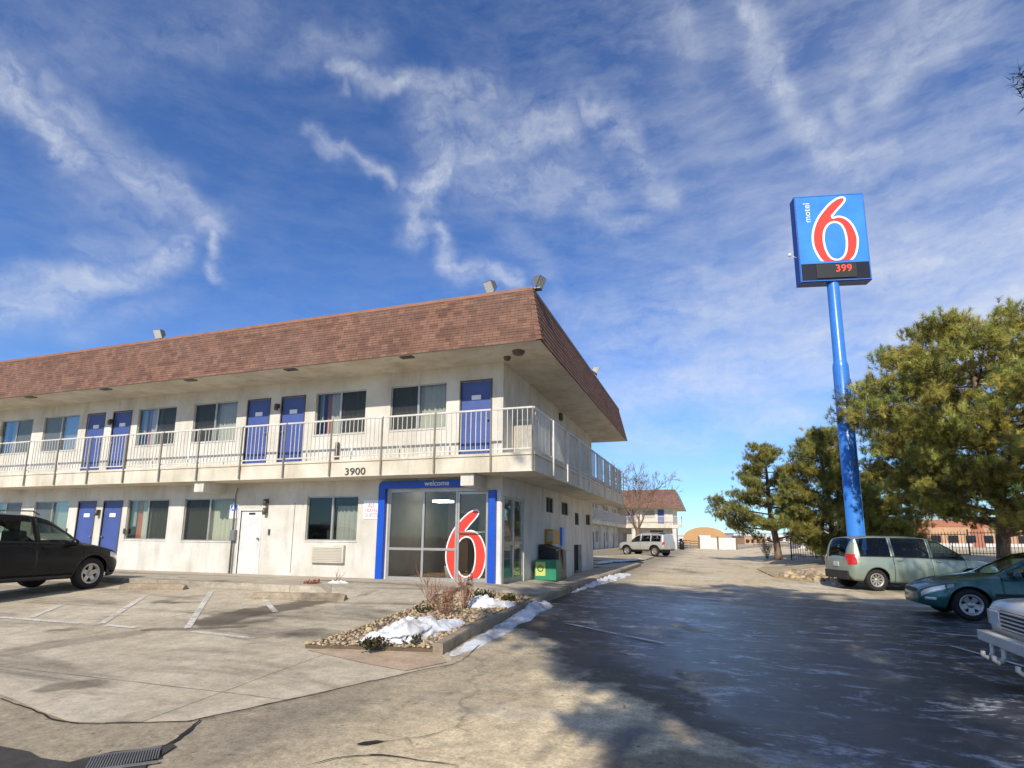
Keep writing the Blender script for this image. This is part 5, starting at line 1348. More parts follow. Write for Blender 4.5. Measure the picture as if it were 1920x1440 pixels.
# ------------------------------------------------------------------ floodlights on the roof edge
def flood(px, py, plane, label, aim, s=.85):
    p = at_Y(px, py, plane[1]) if plane[0] == 'y' else at_X(px, py, plane[1])
    base = Vector((p.x, p.y, ZRT+.032)); r = thing('floodlight', label, 'floodlight', base, 0., 'floodlights on the roof edge')
    hgt = max(.12, p.z-base.z)
    MB().tube([base, base+Vector((0, 0, hgt))], .03*s, 8).box(base.x-.09, base.x+.09, base.y-.09, base.y+.09, base.z-.005, base.z+.02).build('bracket', M['steel'], r)
    a = Vector(aim).normalized(); q = a.to_track_quat('X', 'Z').to_matrix().to_4x4(); T = Matrix.Translation(base+Vector((0, 0, hgt+.08))) @ q
    hb = MB(); w_, d_ = .17*s, .13*s
    vs = [T @ Vector(v) for v in ((-d_, -w_*.55, -w_*.55), (-d_, w_*.55, -w_*.55), (-d_, w_*.55, w_*.55), (-d_, -w_*.55, w_*.55), (d_, -w_, -w_), (d_, w_, -w_), (d_, w_, w_), (d_, -w_, w_))]
    hb.add(vs, [(0, 1, 2, 3), (4, 7, 6, 5), (0, 4, 5, 1), (1, 5, 6, 2), (2, 6, 7, 3), (3, 7, 4, 0)]); hb.build('housing', M['steel'], r, bevel=.01)
    MB().add([T @ Vector((d_+.004, y, z)) for y, z in ((-w_*.86, -w_*.86), (w_*.86, -w_*.86), (w_*.86, w_*.86), (-w_*.86, w_*.86))], [(0, 1, 2, 3)]).build('lens', M['headl'], r)
YR = D-E+TT+.05
flood(300, 632, ('y', YR), 'lone floodlight on the roof edge, left part of the roof', (.1, -1, -.5))
flood(921, 543, ('y', YR), 'floodlight on the front roof edge facing the lot', (-.4, -1, -.7))
flood(1008, 547, ('y', YR+.12), 'floodlight at the roof corner turned to the drive', (1, -.3, -.5))
flood(1117, 698, ('x', XC+ES-TT-.06), 'floodlight above the side eave, farthest from the corner', (1, .2, -.5))

# ------------------------------------------------------------------ signs on the wall
def wall_sign(px0, py0, px1, py1, label, cat, m, name='wall_sign'):
    a, b = at_Y(px0, py0, D), at_Y(px1, py1, D); x0, x1 = min(a.x, b.x), max(a.x, b.x); z0, z1 = min(a.z, b.z), max(a.z, b.z)
    r = thing(name, label, cat, ((x0+x1)/2, D-.01, z0))
    MB().box(x0, x1, D-.016, D-.003, z0, z1).build('panel', m, r, bevel=.004); return r, x0, x1, z0, z1
r, x0, x1, z0, z1 = wall_sign(433, 945, 446, 972, 'blue and white parking sign on the wall beside the white door', 'sign', M['signwhite'])
MB().box(x0+.03, x1-.03, D-.021, D-.0165, z0+.22, z1-.03).build('blue_field', M['frameblue'], r)
hc_ = MB(); cx, cz = (x0+x1)/2, z0+.22+(z1-z0-.25)/2
hc_.lathe([(.028, -.001), (.028, .003), (.001, .003)], 14, Matrix.Translation((cx-.02, D-.0215, cz+.13)) @ Matrix.Rotation(R_(90), 4, 'X')); hc_.box(cx-.045, cx-.015, D-.0245, D-.0212, cz-.02, cz+.09); hc_.box(cx-.045, cx+.055, D-.0245, D-.0212, cz-.05, cz-.02); hc_.box(cx+.03, cx+.055, D-.0245, D-.0212, cz-.13, cz-.05)
hc_.lathe([(.062, 0), (.084, 0), (.084, .003), (.062, .003)], 18, Matrix.Translation((cx-.02, D-.0215, cz-.07)) @ Matrix.Rotation(R_(90), 4, 'X'))
hc_.build('wheelchair_symbol', M['signwhite'], r)
r, x0, x1, z0, z1 = wall_sign(683, 938, 711, 973, 'white notice with red lettering on the wall beside the blue frame', 'sign', M['signwhite'])
nl = MB(); hh = (z1-z0)
for s_, k, sz in (('ALL', .30, .15), ('TRAVEL', .56, .13), ('GUESTS', .80, .13)): letters(nl, s_, sz, ((x0+x1)/2, D-.0165, z1-hh*k), (1, 0, 0), (0, 0, 1), (0, -1, 0), .003, wid=.9)
nl.build('lettering', M['red'], r)

# ------------------------------------------------------------------ things along the side wall
def sbox(px0, px1, py, dep, h, X=XC, z=None):
    y0, y1 = at_X(px0, py, X).y, at_X(px1, py, X).y; return y0, y1
M['yellow'] = mat('yellow_plastic', grime((.62, .30, .02), .2, 6, .45, .04))
M['green'] = mat('green_plastic', grime((.03, .26, .14), .2, 6, .45, .04))
def zside(y): return wz(XC+.3, y)
bx = thing('newspaper_box', 'dark tall newspaper box with a pale slanted stand beside the glazed side door', 'newspaper box', (XC+.35, 16.7, zside(16.7)))
z = zside(16.7)
b_ = MB(); b_.add([(XC+.05, 16.1, z), (XC+.62, 16.1, z), (XC+.62, 17.1, z), (XC+.05, 17.1, z), (XC+.05, 16.1, z+1.0), (XC+.55, 16.1, z+.85), (XC+.55, 17.1, z+.85), (XC+.05, 17.1, z+1.0)], [(3, 2, 1, 0), (4, 5, 6, 7), (0, 1, 5, 4), (1, 2, 6, 5), (2, 3, 7, 6), (3, 0, 4, 7)])
b_.build('case', M['black'], bx, bevel=.01); MB().box(XC+.56, XC+.60, 16.25, 16.4, z+.1, z+.8).box(XC+.56, XC+.60, 16.75, 16.95, z+.1, z+.84).build('door_panel', M['wood'], bx)
gx = thing('newspaper_box', 'small green newspaper box with a yellow printed front', 'newspaper box', (XC+.9, 15.6, zside(15.6)))
z = zside(15.6)
MB().box(XC+.10, XC+.72, 15.45, 16.0, z, z+.55).build('case', M['green'], gx, bevel=.015); MB().box(XC+.14, XC+.42, 15.438, 15.448, z+.12, z+.5).build('front_card', M['leafcard'] if 'leafcard' in M else mat('yellow_card', color=(.55, .58, .16), rough=.6), gx)
rg = MB().lathe([(.06, 0), (.09, 0), (.09, .004), (.06, .004)], 18, Matrix.Translation((XC+.28, 15.4375, z+.32)) @ Matrix.Rotation(R_(90), 4, 'X')); rg.build('ring_mark', M['green'], gx)
yx = thing('sign_box', 'orange yellow box on the side wall above the dark newspaper box', 'box', (XC+.12, 17.3, 1.4))
MB().box(XC+.003, XC+.25, 16.85, 17.75, 1.42, 1.86).build('case', M['yellow'], yx, bevel=.015); MB().box(XC+.08, XC+.26, 16.843, 16.849, 1.50, 1.80).build('front_panel', M['rimtan'], yx)
tag(MB().box(XC+.003, XC+.09, 18.7, 19.05, 1.35, 1.95).build('wall_sign', M['signblue'], bevel=.01), 'narrow blue plate on the shaded side wall', 'sign')
tag(MB().box(XC+.003, XC+.40, 17.95, 18.75, zside(18.3)-.05, 1.2).build('utility_cabinet', M['stucco'], bevel=.01), 'pale cabinet against the side wall, right of the newspaper boxes', 'cabinet')
z = ZF+.005
sc_ = thing('storage_cabinet', 'beige cabinet on the upper balcony behind the corner railing', 'cabinet', (XC+.3, 14.3, ZF))
MB().box(XC+.004, XC+.55, 13.9, 14.7, z, z+1.15).build('case', M['soffit'], sc_, bevel=.01); MB().box(XC+.04, XC+.50, 13.885, 13.898, z+.08, z+1.08).build('door_leaf', M['rimtan'], sc_)
# ------------------------------------------------------------------ plants
def pine(label, base, H, prof, seed, ntuft, blades=20, bl=.26, tr=.22, lean=(0, 0), m='needle', bw=.034, limb_up=.35, nlimb=46, extra=None, cat='tree', name='pine_tree', group=None, tone=1., forks=(), spread=.45):
    rnd = random.Random(seed); bx, by, bz = base
    root = thing(name, label, cat, (bx, by, bz), 0, group); P = tab(prof)
    z0, z1 = prof[0][0], prof[-1][0]
    def axis(z):
        u = z/H; return Vector((bx+lean[0]*u*u+.12*math.sin(z*.9+seed), by+lean[1]*u*u+.1*math.cos(z*.7+seed), bz+z))
    tk = MB(); n = 14
    tk.tube([axis(H*.96*i/n)-Vector((0, 0, .3 if i == 0 else 0)) for i in range(n+1)], [tr*(1.35 if i == 0 else 1)*(1-i/n)**.8+.02 for i in range(n+1)], 10)
    tips = []
    for k in range(nlimb):
        u = (k+rnd.random()*.8)/nlimb; z = z0+(z1-z0)*u*.96; a = k*2.399+rnd.uniform(-.5, .5)
        L = P(z)*rnd.uniform(.80, 1.0)
        if extra: L *= extra(a, z)
        if L < .15: continue
        zs = max(z0*.55, z-L*limb_up*rnd.uniform(.6, 1.2)); s = axis(zs); d = Vector((math.cos(a), math.sin(a), 0))
        e = axis(z)+d*L; e.z += rnd.uniform(-.25, .2); mid = s.lerp(e, .5)+Vector((0, 0, -.06*L))
        path = [s, s.lerp(mid, .6), mid, mid.lerp(e, .55), e]; r0 = tr*.32*(1-.75*u)+.012
        tk.tube(path, [r0, r0*.8, r0*.6, r0*.4, .012], 6, cap=False)
        nsub = max(3, int(L*2.6))
        for j in range(nsub):
            t_ = .28+.72*(j+rnd.random())/nsub; i = min(3, int(t_*4)); q = path[i].lerp(path[i+1], t_*4-i)
            sd = Vector((-d.y, d.x, 0))*rnd.choice((-1, 1)); sl_ = L*rnd.uniform(.14, .34)*(1.15-t_*.6)
            ee = q+(d*rnd.uniform(.3, .9)+sd*rnd.uniform(.4, 1.)+Vector((0, 0, rnd.uniform(-.15, .75)))).normalized()*sl_
            tk.tube([q, q.lerp(ee, .5)+Vector((0, 0, -.02)), ee], [r0*.35+.006, r0*.22+.005, .006], 4, cap=False)
            tips.append((ee, (ee-q).normalized(), u)); tips.append((q.lerp(ee, .45), (ee-q).normalized(), u))
        tips.append((e, (e-mid).normalized(), u))
    tk.build('trunk', M['bark'], root, uv=False)
    cr = MB(); cr.col = []; V_ = cr.v; F_ = cr.f
    per = max(1, ntuft//max(1, len(tips)))
    for (p, d, u) in tips:
        ct = rnd.choice((rnd.uniform(.30, .6), rnd.uniform(.7, 1.3), rnd.uniform(.8, 1.4)))*tone; hue = rnd.uniform(-.18, .22)
        for _ in range(per+(rnd.random() < (ntuft/len(tips)-per))):
            c = p+Vector((rnd.gauss(0, spread), rnd.gauss(0, spread), rnd.gauss(0, spread*.62)))*.50
            dd = (d*.55+Vector((rnd.gauss(0, .45), rnd.gauss(0, .45), .95+rnd.gauss(0, .35)))).normalized()
            a_ = dd.orthogonal().normalized(); b_ = dd.cross(a_); q = ct*rnd.uniform(.8, 1.2)
            col = (q*(1+hue), q, q*(1-.5*hue), 1)
            for _k in range(blades):
                th = rnd.uniform(0, 6.283); sp = rnd.uniform(.1, 1.)**.7*1.9; l = bl*rnd.uniform(.65, 1.15)
                v = (dd+(a_*math.cos(th)+b_*math.sin(th))*sp).normalized(); w_ = v.cross(Vector((rnd.random()-.5, rnd.random()-.5, rnd.random()-.5))).normalized()*(bl*bw)
                o = c+dd*rnd.uniform(-.14, .20)*bl*3; i0 = len(V_)
                V_.append(tuple(o-w_)); V_.append(tuple(o+w_)); V_.append(tuple(o+v*l))
                F_.append((i0, i0+1, i0+2)); cr.mi.append(0); cr.sm.append(False); cr.col += [col]*3
    cr.build('crown', M[m], root, uv=False)
    return root
def onground(px, py, d):
    p = at_depth(px, py, d); return Vector((p.x, p.y, gh(p.x, p.y)))
PG = 'pines along the drive'
pb_ = onground(1888, 1040, 21.5)
pine('biggest pine with a broad rounded crown at the right edge', pb_, 10.6, [(2.5, 3.0), (3.3, 4.4), (4.8, 5.0), (6.7, 5.0), (8.4, 4.1), (9.7, 2.6), (10.6, .6)], 11, 17000, 42, .215, .22, (-.4, 0), nlimb=104, group=PG, spread=.48, extra=lambda a, z: .86 if math.cos(a) < -.2 and z < 6 else 1.)
p2_ = onground(1560, 1040, 31)
pine('medium bushy pine right behind the blue pole', p2_, 7.6, [(.7, 1.6), (2.0, 2.45), (4.0, 2.3), (5.8, 1.6), (7.0, .9), (7.6, .2)], 12, 6500, 34, .23, .15, nlimb=70, group=PG, tone=.8)
p4_ = onground(1660, 1040, 33)
pine('low golden pine between the blue pole and the biggest pine', p4_, 5.4, [(.5, 1.4), (1.6, 2.0), (3.2, 1.7), (4.6, 1.0), (5.4, .2)], 13, 4200, 32, .23, .13, nlimb=40, group=PG, tone=1.0)
p1_ = onground(1456, 1040, 41)
def lop(a, z):
    q = math.cos(a-R_(199)); return (1.0+.45*max(0, q) if z < 5 else 1.)*(.72 if z < 3.2 and q < 0 else 1)
pine('farthest pine with a dark bare trunk and one long branch to the left', p1_, 8.7, [(2.3, 2.9), (3.6, 3.1), (5.0, 2.4), (6.2, 2.2), (7.4, 1.4), (8.7, .25)], 14, 4400, 32, .25, .24, (-.7, 0), nlimb=40, extra=lop, group=PG, tone=.68)
pine('dark spruce whose branch tips reach in at the upper right corner', (9.12, 10.2, gh(9.12, 10.2)), 14.5, [(1.2, 1.4), (5.5, 2.3), (7.7, 2.9), (9.2, 4.0), (10.4, 3.7), (12.5, 2.0), (14.5, .2)], 32, 4500, 16, .26, .3, nlimb=110, m='needledark', name='spruce_tree', limb_up=-.12, tone=.8)
pine('tall pine standing behind the photographer, shading the drive', (1.3, -6.2, 0), 18., [(6.2, .8), (7.5, 1.5), (10, 2.9), (12.5, 4.7), (15, 5.0), (17., 3.0), (18, .6)], 16, 3300, 16, .36, .26, nlimb=84, bw=.12, extra=lambda a, z: .5 if z < 11 and math.cos(a) > .2 else 1.)
pine('broad pine behind the photographer, between the other two', (6.0, -3.6, 0), 15.2, [(10.4, 1.2), (11.4, 2.9), (13., 3.3), (14.4, 2.), (15.2, .3)], 19, 1700, 16, .36, .26, nlimb=44, bw=.12)
pine('smaller pine behind the photographer beside the parked cars', (9.4, -.5, 0), 14.5, [(8.2, 1.4), (9.2, 3.0), (11., 3.9), (13., 2.6), (14.5, .3)], 18, 2200, 16, .34, .28, nlimb=54, bw=.12)

def twig_tree(mb, p, d, L, r, depth, rnd, spread=.55, up=.12, n=6, col=None, rmin=.004):
    q = p; pts = [p]; rr = [r]; dd = d.copy()
    for i in range(4):
        dd = (dd+Vector((rnd.gauss(0, .13), rnd.gauss(0, .13), rnd.gauss(0, .08)+up*.3))).normalized(); q = q+dd*L/4; pts.append(q); rr.append(r*(1-.16*(i+1)))
    mb.tube(pts, rr, n, cap=False)
    if depth <= 0: return
    nb = rnd.choice((2, 3, 3)) if depth > 1 else rnd.choice((3, 4))
    for k in range(nb):
        i = 4 if k == 0 else rnd.choice((2, 3, 4)); a = rnd.uniform(0, 6.28); o = dd.orthogonal().normalized(); b = dd.cross(o)
        nd = (dd+(o*math.cos(a)+b*math.sin(a))*rnd.uniform(spread*.6, spread*1.4)+Vector((0, 0, up))).normalized()
        twig_tree(mb, pts[i], nd, L*rnd.uniform(.58, .82), max(rmin, rr[i]*rnd.uniform(.5, .7)), depth-1, rnd, spread, up, max(3, n-1), col, rmin)
bt = onground(1197, 1040, 50); rnd = random.Random(5)
r = thing('bare_tree', 'leafless tree with a pale trunk in front of the second motel wing', 'tree', bt)
mb = MB(); mb.tube([bt-Vector((0, 0, .2)), bt+Vector((.02, 0, 1.0)), bt+Vector((0, 0, 2.0))], [.24, .19, .17], 10, cap=False); mb.build('trunk', M['twig'], r, uv=False)
mb = MB()
for k in range(6):
    a = k*1.05+.3; twig_tree(mb, bt+Vector((0, 0, 1.7+.06*k)), Vector((math.cos(a)*.5, math.sin(a)*.5, 1)).normalized(), 2.3, .10, 5, rnd, .55, .08, 6, None, .016)
mb.build('crown', M['twig'], r, uv=False)
for (px, py, d, hh, sd, lab) in ((1786, 1045, 27, 2.6, 8, 'thin leafless sapling behind the sage minivan'), (1531, 1040, 36, 3.2, 9, 'thin leafless sapling beside the medium pine')):
    b = onground(px, py, d); rnd = random.Random(sd); r = thing('bare_sapling', lab, 'tree', b); mb = MB(); twig_tree(mb, b-Vector((0, 0, .1)), Vector((0, 0, 1)), hh*.5, .04, 3, rnd, .5, .2, 5); mb.build('branches', M['twig'], r, uv=False)
def shrub(base, H, rad, n, seed, label, m='twigred', leaf=0, leafcol=(1, 1, 1), depth=2):
    rnd = random.Random(seed); b = Vector(base); r = thing('shrub', label, 'shrub', b); mb = MB()
    for k in range(n):
        a = rnd.uniform(0, 6.28); s = rnd.uniform(.05, 1.); d = Vector((math.cos(a)*s*rad, math.sin(a)*s*rad, H)).normalized()
        twig_tree(mb, b+Vector((math.cos(a)*.05*s, math.sin(a)*.05*s, -.03)), d, H*rnd.uniform(.35, .62), .009, depth, rnd, .45, .25, 4)
    mb.col = [((q := .75+.5*((i*7919) % 97)/97), q, q, 1) for i in range(len(mb.v))]
    if leaf:
        ends = [Vector(v) for v in mb.v]
        for k in range(leaf):
            p = rnd.choice(ends)+Vector((rnd.gauss(0, .03), rnd.gauss(0, .03), rnd.gauss(0, .03)))
            if p.z < b.z+H*.12: continue
            u = Vector((rnd.gauss(0, 1), rnd.gauss(0, 1), rnd.gauss(0, 1))).normalized()*.035; v = u.orthogonal().normalized()*.016
            i0 = len(mb.v); mb.add([p-u, p+v, p+u, p-v], [(0, 1, 2, 3)]); q = rnd.uniform(.5, 1.3); mb.col += [(q*leafcol[0], q*leafcol[1], q*leafcol[2], 1)]*4
    mb.build('stems', M[m], r, uv=False); return r
def ip(px, py, o=.15): p = G(px, py, o); return Vector((p.x, p.y, iz(p.x, p.y)))
shrub(ip(838, 1152), .44, .45, 20, 1, 'tall brown twiggy shrub between the two snow heaps', leaf=80, leafcol=(.95, .85, .75))
shrub(ip(812, 1148), .75, .22, 7, 11, 'thin dead stalks standing left of the brown shrub')
shrub(ip(872, 1140), .6, .35, 12, 12, 'sparse brown stalks right of the brown shrub', leaf=60)
shrub(ip(907, 1122, .2), .30, .7, 26, 2, 'small olive green shrub behind the white snow by the blue post', m='leafgreen', leaf=420, depth=1)
shrub(ip(952, 1120, .2), .18, .8, 18, 3, 'tiny green tuft in the snow nearest the kerb', m='leafgreen', leaf=380, depth=1)
for px, py, s, lab in ((770, 1196, 4, 'green tuft poking out in front of the biggest snow heap'), (705, 1203, 5, 'dark tuft in the gravel left of the biggest snow heap'), (690, 1205, 7, 'leftmost small tuft in the island gravel'), (792, 1165, 6, 'dark dry tuft on top of the biggest snow heap')):
    shrub(ip(px, py)+Vector((0, 0, .05 if s != 6 else .2)), .14, 1., 14, s, lab, m='leafgreen', leaf=120, depth=1, leafcol=(.8, .75, .8))
b = G(585, 1101, .05); shrub(b, .24, 1.1, 26, 21, 'red brown low shrub in the small bed by the walkway', leaf=520, leafcol=(1.2, .8, .65), depth=1)
b = G(630, 1092, .05); shrub(b, .42, .3, 4, 22, 'single dark dead stalk in the small bed by the walkway', depth=1)
b = onground(1438, 1035, 46); shrub(b, 1.3, 1.0, 30, 23, 'dark green bush low beside the farthest pine', m='leafgreen', leaf=900, leafcol=(.35, .45, .45))

# ------------------------------------------------------------------ beds, dry grass, far ground
gi = W((1108, 1058), (1212, 1051), (1226, 1046), (1205, 1041), (1112, 1045))
struct(drape('tree_island_grass', xy(gi), .10, M['drygrass'], skirt=.3))
rbed = [(3.7, 24.2), (5.2, 23.4), (9, 24.6), (20, 25), (24, 60), (9, 62), (4.2, 46), (2.2, 33), (2.4, 27)]
struct(drape('roadside_bed', rbed, .06, M['drygrass'], skirt=.3))
stones('roadside_rocks', [(2.6, 27), (3.8, 24.5), (5.2, 23.7), (7.5, 24.6), (7, 28), (3.6, 31)], 900, .13, lambda x, y: gh(x, y)+.05, 9, 'pale landscape rocks in the bed left of the sage minivan')
struct(drape('dry_grass_field', [(-160, 99), (160, 99), (420, 420), (-420, 420)], .03, M['drygrass']))
struct(drape('road', [(-160, 106), (160, 106), (160, 116), (-160, 116)], .06, M['walk']))

# ------------------------------------------------------------------ second motel wing across the drive
wing = thing('motel_building', 'far motel wing with matching brown roof seen beyond the end of the near wing', 'motel', (-8, 81, .2))
WX0, WX1, WY, WYE = -12.2, -4.8, 81., 92.
mb = MB(); ho = [(1.3, 2.2, 3.62, 5.6), (3.4, 5.0, 4.4, 5.5), (5.4, 6.25, 3.62, 5.6), (.6, 2.2, 1.2, 2.4), (3.6, 5.2, 1.2, 2.4)]
wall_skin(mb, (WX0, WY, 0), (1, 0, 0), WX1-WX0, -.3, 5.85, ho, (0, -1, 0)); mb.quad((WX1, WY, -.3), (WX1, WYE, -.3), (WX1, WYE, 5.85), (WX1, WY, 5.85))
ha = [(4.+k*6.8, 4.8+k*6.8, .3, 2.3) for k in range(6)]+[(5.6+k*6.8, 7.2+k*6.8, 1.2, 2.4) for k in range(6)]+[(4.+k*6.8, 4.8+k*6.8, 3.62, 5.6) for k in range(6)]+[(5.6+k*6.8, 7.2+k*6.8, 4.4, 5.5) for k in range(6)]
wall_skin(mb, (WX0, 38, 0), (0, 1, 0), WY-38, -.3, 5.85, ha, (1, 0, 0)); mb.quad((WX0, 38, -.3), (WX0, 38, 5.85), (-22, 38, 5.85), (-22, 38, -.3))
mb.build('wall', M['stucco'], wing)
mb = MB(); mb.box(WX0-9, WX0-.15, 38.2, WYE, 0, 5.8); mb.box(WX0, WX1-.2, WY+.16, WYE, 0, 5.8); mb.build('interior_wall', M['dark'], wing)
def mans(mb, ringpts, t_, z0, z1, n=8):
    for i in range(n):
        s0, s1 = i/n, (i+1)/n
        A_ = [(x+ix*t_*s0+(-ix)*.02, y+iy*t_*s0+(-iy)*.02) for x, y, ix, iy in ringpts]; B_ = [(x+ix*t_*s1, y+iy*t_*s1) for x, y, ix, iy in ringpts]
        for a, b, c, d in zip(A_, A_[1:], B_[1:], B_): mb.quad((*a, z0+(z1-z0)*s0), (*b, z0+(z1-z0)*s0), (*c, z0+(z1-z0)*s1), (*d, z0+(z1-z0)*s1))
mb = MB(); mans(mb, [(WX0+1.3, 38, -1, 0), (WX0+1.3, WY-1.3, -1, 1), (WX1+1.4, WY-1.3, -1, 1), (WX1+1.4, WYE+1, -1, 0)], 1.0, 5.83, 8.3)
ro2 = mb.build('roof', M['shingle'], wing)
MB().box(WX0-9, WX0+1.28, 38, WYE, 5.80, 5.86).box(WX0+1.28, WX1+1.38, WY-1.28, WYE, 5.80, 5.86).build('soffit', M['soffit'], wing)
MB().quad((WX0-9, 38, 8.28), (WX0+.2, 38, 8.28), (WX0+.2, WYE, 8.28), (WX0-9, WYE, 8.28)).quad((WX0+.2, WY-.2, 8.28), (WX1+.3, WY-.2, 8.28), (WX1+.3, WYE, 8.28), (WX0+.2, WYE, 8.28)).build('roof_deck', M['flatroof'], ro2)
mb = MB(); mb.box(WX0+.002, WX0+1.1, 38, WY-1.1, 3.06, 3.5); mb.box(WX0+1.1, WX1+1.1, WY-1.1, WY-.002, 3.06, 3.5); mb.box(WX0+.002, WX0+1.1, WY-1.1, WY-.002, 3.06, 3.5); b2 = mb.build('balcony', M['slab'], wing)
def far_rail(a, b):
    a, b = Vector(a), Vector(b); n = max(1, round((b-a).length/1.5))
    for k in range(n):
        p, q = a.lerp(b, k/n), a.lerp(b, (k+1)/n); d = q-p; L = d.length; ang = math.atan2(d.y, d.x); mb = MB()
        for j in range(12): c = p+d*((j+.5)/12); mb.obox((c.x, c.y, 4.1), (.014, .014, .5), ang)
        c = p.lerp(q, .5); mb.obox((c.x, c.y, 4.62), (L/2-.01, .03, .03), ang); mb.obox((c.x, c.y, 3.6), (L/2-.01, .02, .02), ang); mb.build('railing_panel', M['rail'], b2, uv=False)
far_rail((WX0+1.08, 50), (WX0+1.08, WY-1.08)); far_rail((WX0+1.1, WY-1.08), (WX1+1.08, WY-1.08)); far_rail((WX1+1.08, WY-1.0), (WX1+1.08, WY+2))
for u0, u1, z0, z1 in ho:
    if z1-z0 > 1.5: MB().box(WX0+u0, WX0+u1, WY+.08, WY+.12, z0, z1).build('door', M['doorblue'], wing)
    else:
        o = MB().box(WX0+(u0+u1)/2-.03, WX0+(u0+u1)/2+.03, WY+.04, WY+.10, z0, z1).build('window', M['alu'], wing); MB().box(WX0+u0, WX0+u1, WY+.105, WY+.12, z0, z1).build('curtain', M['curtain2'], o)
for u0, u1, z0, z1 in ha:
    if z1-z0 > 1.5: MB().box(WX0-.12, WX0-.08, 38+u0, 38+u1, z0, z1).build('door', M['doorblue'], wing)
    else:
        o = MB().box(WX0-.10, WX0-.04, 38+(u0+u1)/2-.03, 38+(u0+u1)/2+.03, z0, z1).build('window', M['alu'], wing); MB().box(WX0-.12, WX0-.105, 38+u0, 38+u1, z0, z1).build('curtain', M['curtain2'], o)
for x in (WX1+.2, WX0+2.2): MB().box(x-.25, x+.25, WY-1.0, WY-.5, -.2, 3.058).build('column', M['stucco'], wing)
for y in (52, 57, 62, 67, 72): MB().box(WX0+.75, WX0+1.0, y-.12, y+.12, .1, 3.058).build('column', M['stucco'], wing)
tag(MB().lathe([(.001, 0), (.3, 0), (.34, .9), (.2, 1.1), (.001, 1.12)], 16, Matrix.Translation((-3.7, 79.2, gh(-3.7, 79.2)))).build('litter_bin', M['black']), 'dark litter bin at the corner of the far motel wing', 'bin')

# ------------------------------------------------------------------ fences, gate, far buildings
def fence(name, label, cat, a, b, h, mm, pick=.14, postn=2.4, r=.012, solid=False):
    a, b = Vector(a), Vector(b); L = (b-a).to_2d().length; n = max(1, round(L/postn)); d = (b-a).to_2d().normalized(); ang = math.atan2(d.y, d.x)
    root = thing(name, label, cat, a); 
    for k in range(n+1):
        p = a.lerp(b, k/n); z = gh(p.x, p.y); MB().obox((p.x, p.y, z+h/2), (.035, .035, h/2+.04), ang).build('post', mm, root)
    for k in range(n):
        p, q = a.lerp(b, k/n), a.lerp(b, (k+1)/n); mb = MB(); LL = (q-p).to_2d().length; m_ = max(1, int(LL/pick))
        for j in range(1, m_):
            c = p.lerp(q, j/m_); mb.obox((c.x, c.y, gh(c.x, c.y)+h*.5), (r, r, h*.46), ang)
        for zz in (.12, .88) if pick < 1 else (.3, .62, .92):
            e0, e1 = p.lerp(q, .5/LL*.08), q; z = zz*h; c = p.lerp(q, .5); mb.obox((c.x, c.y, gh(c.x, c.y)+z), (LL/2-.03, r*1.4, .022 if pick < 1 else .06), ang)
        mb.build('fence_panel', mm, root, uv=False)
    return root
M['iron'] = mat('black_iron', grime((.03, .027, .025), .2, 6, .6, .1)); M['railwood'] = mat('weathered_rail', grime((.22, .15, .10), .3, 4, .85, .2))
fence('iron_fence', 'black iron picket fence behind the sage minivan', 'fence', onground(1484, 1040, 38), onground(1925, 1040, 30), 1.45, M['iron'])
fence('rail_fence', 'brown rail fence beyond the drive, left of the white gate', 'fence', (-7.5, 96, 0), (-1.0, 96, 0), 1.2, M['railwood'], pick=9, postn=2.4, r=.03)
fence('rail_fence', 'brown rail fence beyond the drive, right of the white gate', 'fence', (6.2, 97, 0), (16, 97, 0), 1.3, M['railwood'], pick=9, postn=2.4, r=.03)
ga, gm, gb = at_depth(1311, 1020, 88), at_depth(1346, 1020, 88), at_depth(1381, 1020, 88)
gt_ = thing('double_gate', 'pair of solid white gates closing an enclosure at the end of the drive', 'gate', (gm.x, gm.y, gh(gm.x, gm.y)))
dg_ = (gb-ga).to_2d().normalized(); ang = math.atan2(dg_.y, dg_.x)
for p, q in ((ga, gm), (gm, gb)):
    c = p.lerp(q, .5); L = (q-p).to_2d().length; mb = MB(); mb.obox((c.x, c.y, .95), (L/2-.12, .04, .90), ang)
    for z in (.2, .95, 1.7): mb.obox((c.x+dg_.y*.05, c.y-dg_.x*.05, z), (L/2-.14, .02, .05), ang)
    mb.build('gate_leaf', M['white'], gt_, uv=False)
for p in (ga, gm, gb): MB().obox((p.x, p.y, 1.0), (.10, .10, 1.05), ang).build('post', M['railwood'], gt_)
M['tanroof'] = mat('tan_metal', grime((.50, .29, .12), .1, .3, .6, .02)); M['brick'] = mat('far_brick', lambda t: {'Base Color': t.mix(t.noise(t.pos(), 2.5, 4, .6), (.34, .12, .075), (.45, .19, .12)), 'Roughness': .9})
M['tan'] = mat('tan_band', grime((.55, .33, .19), .12, .5, .85, .05)); M['fargrey'] = mat('grey_metal_roof', grime((.42, .46, .48), .1, .3, .5, .03)); M['farwhite'] = mat('far_white', grime((.70, .68, .65), .1, .2, .8, .02))
dc = at_depth(1322, 1011, 150); dome = thing('dome_building', 'orange tan rounded roof shed in the far distance behind the white gates', 'building', (dc.x, dc.y, 0))
mb = MB(); hw = 5.4; vs = []; npt = 16
for y in (-4.5, 4.5):
    for k in range(npt+1):
        a = math.pi*k/npt; vs.append((dc.x-math.cos(a)*hw, dc.y+y, 1.2+math.sin(a)**.8*3.5))
    vs += [(dc.x+hw, dc.y+y, -.2), (dc.x-hw, dc.y+y, -.2)]
nn = npt+3; mb.add(vs, [tuple(range(nn-1, -1, -1)), tuple(range(nn, 2*nn))]+[(i, i+1, nn+i+1, nn+i) for i in range(nn-1)]+[(nn-1, 0, nn, 2*nn-1)]); mb.build('shell', M['tanroof'], dome, uv=False)
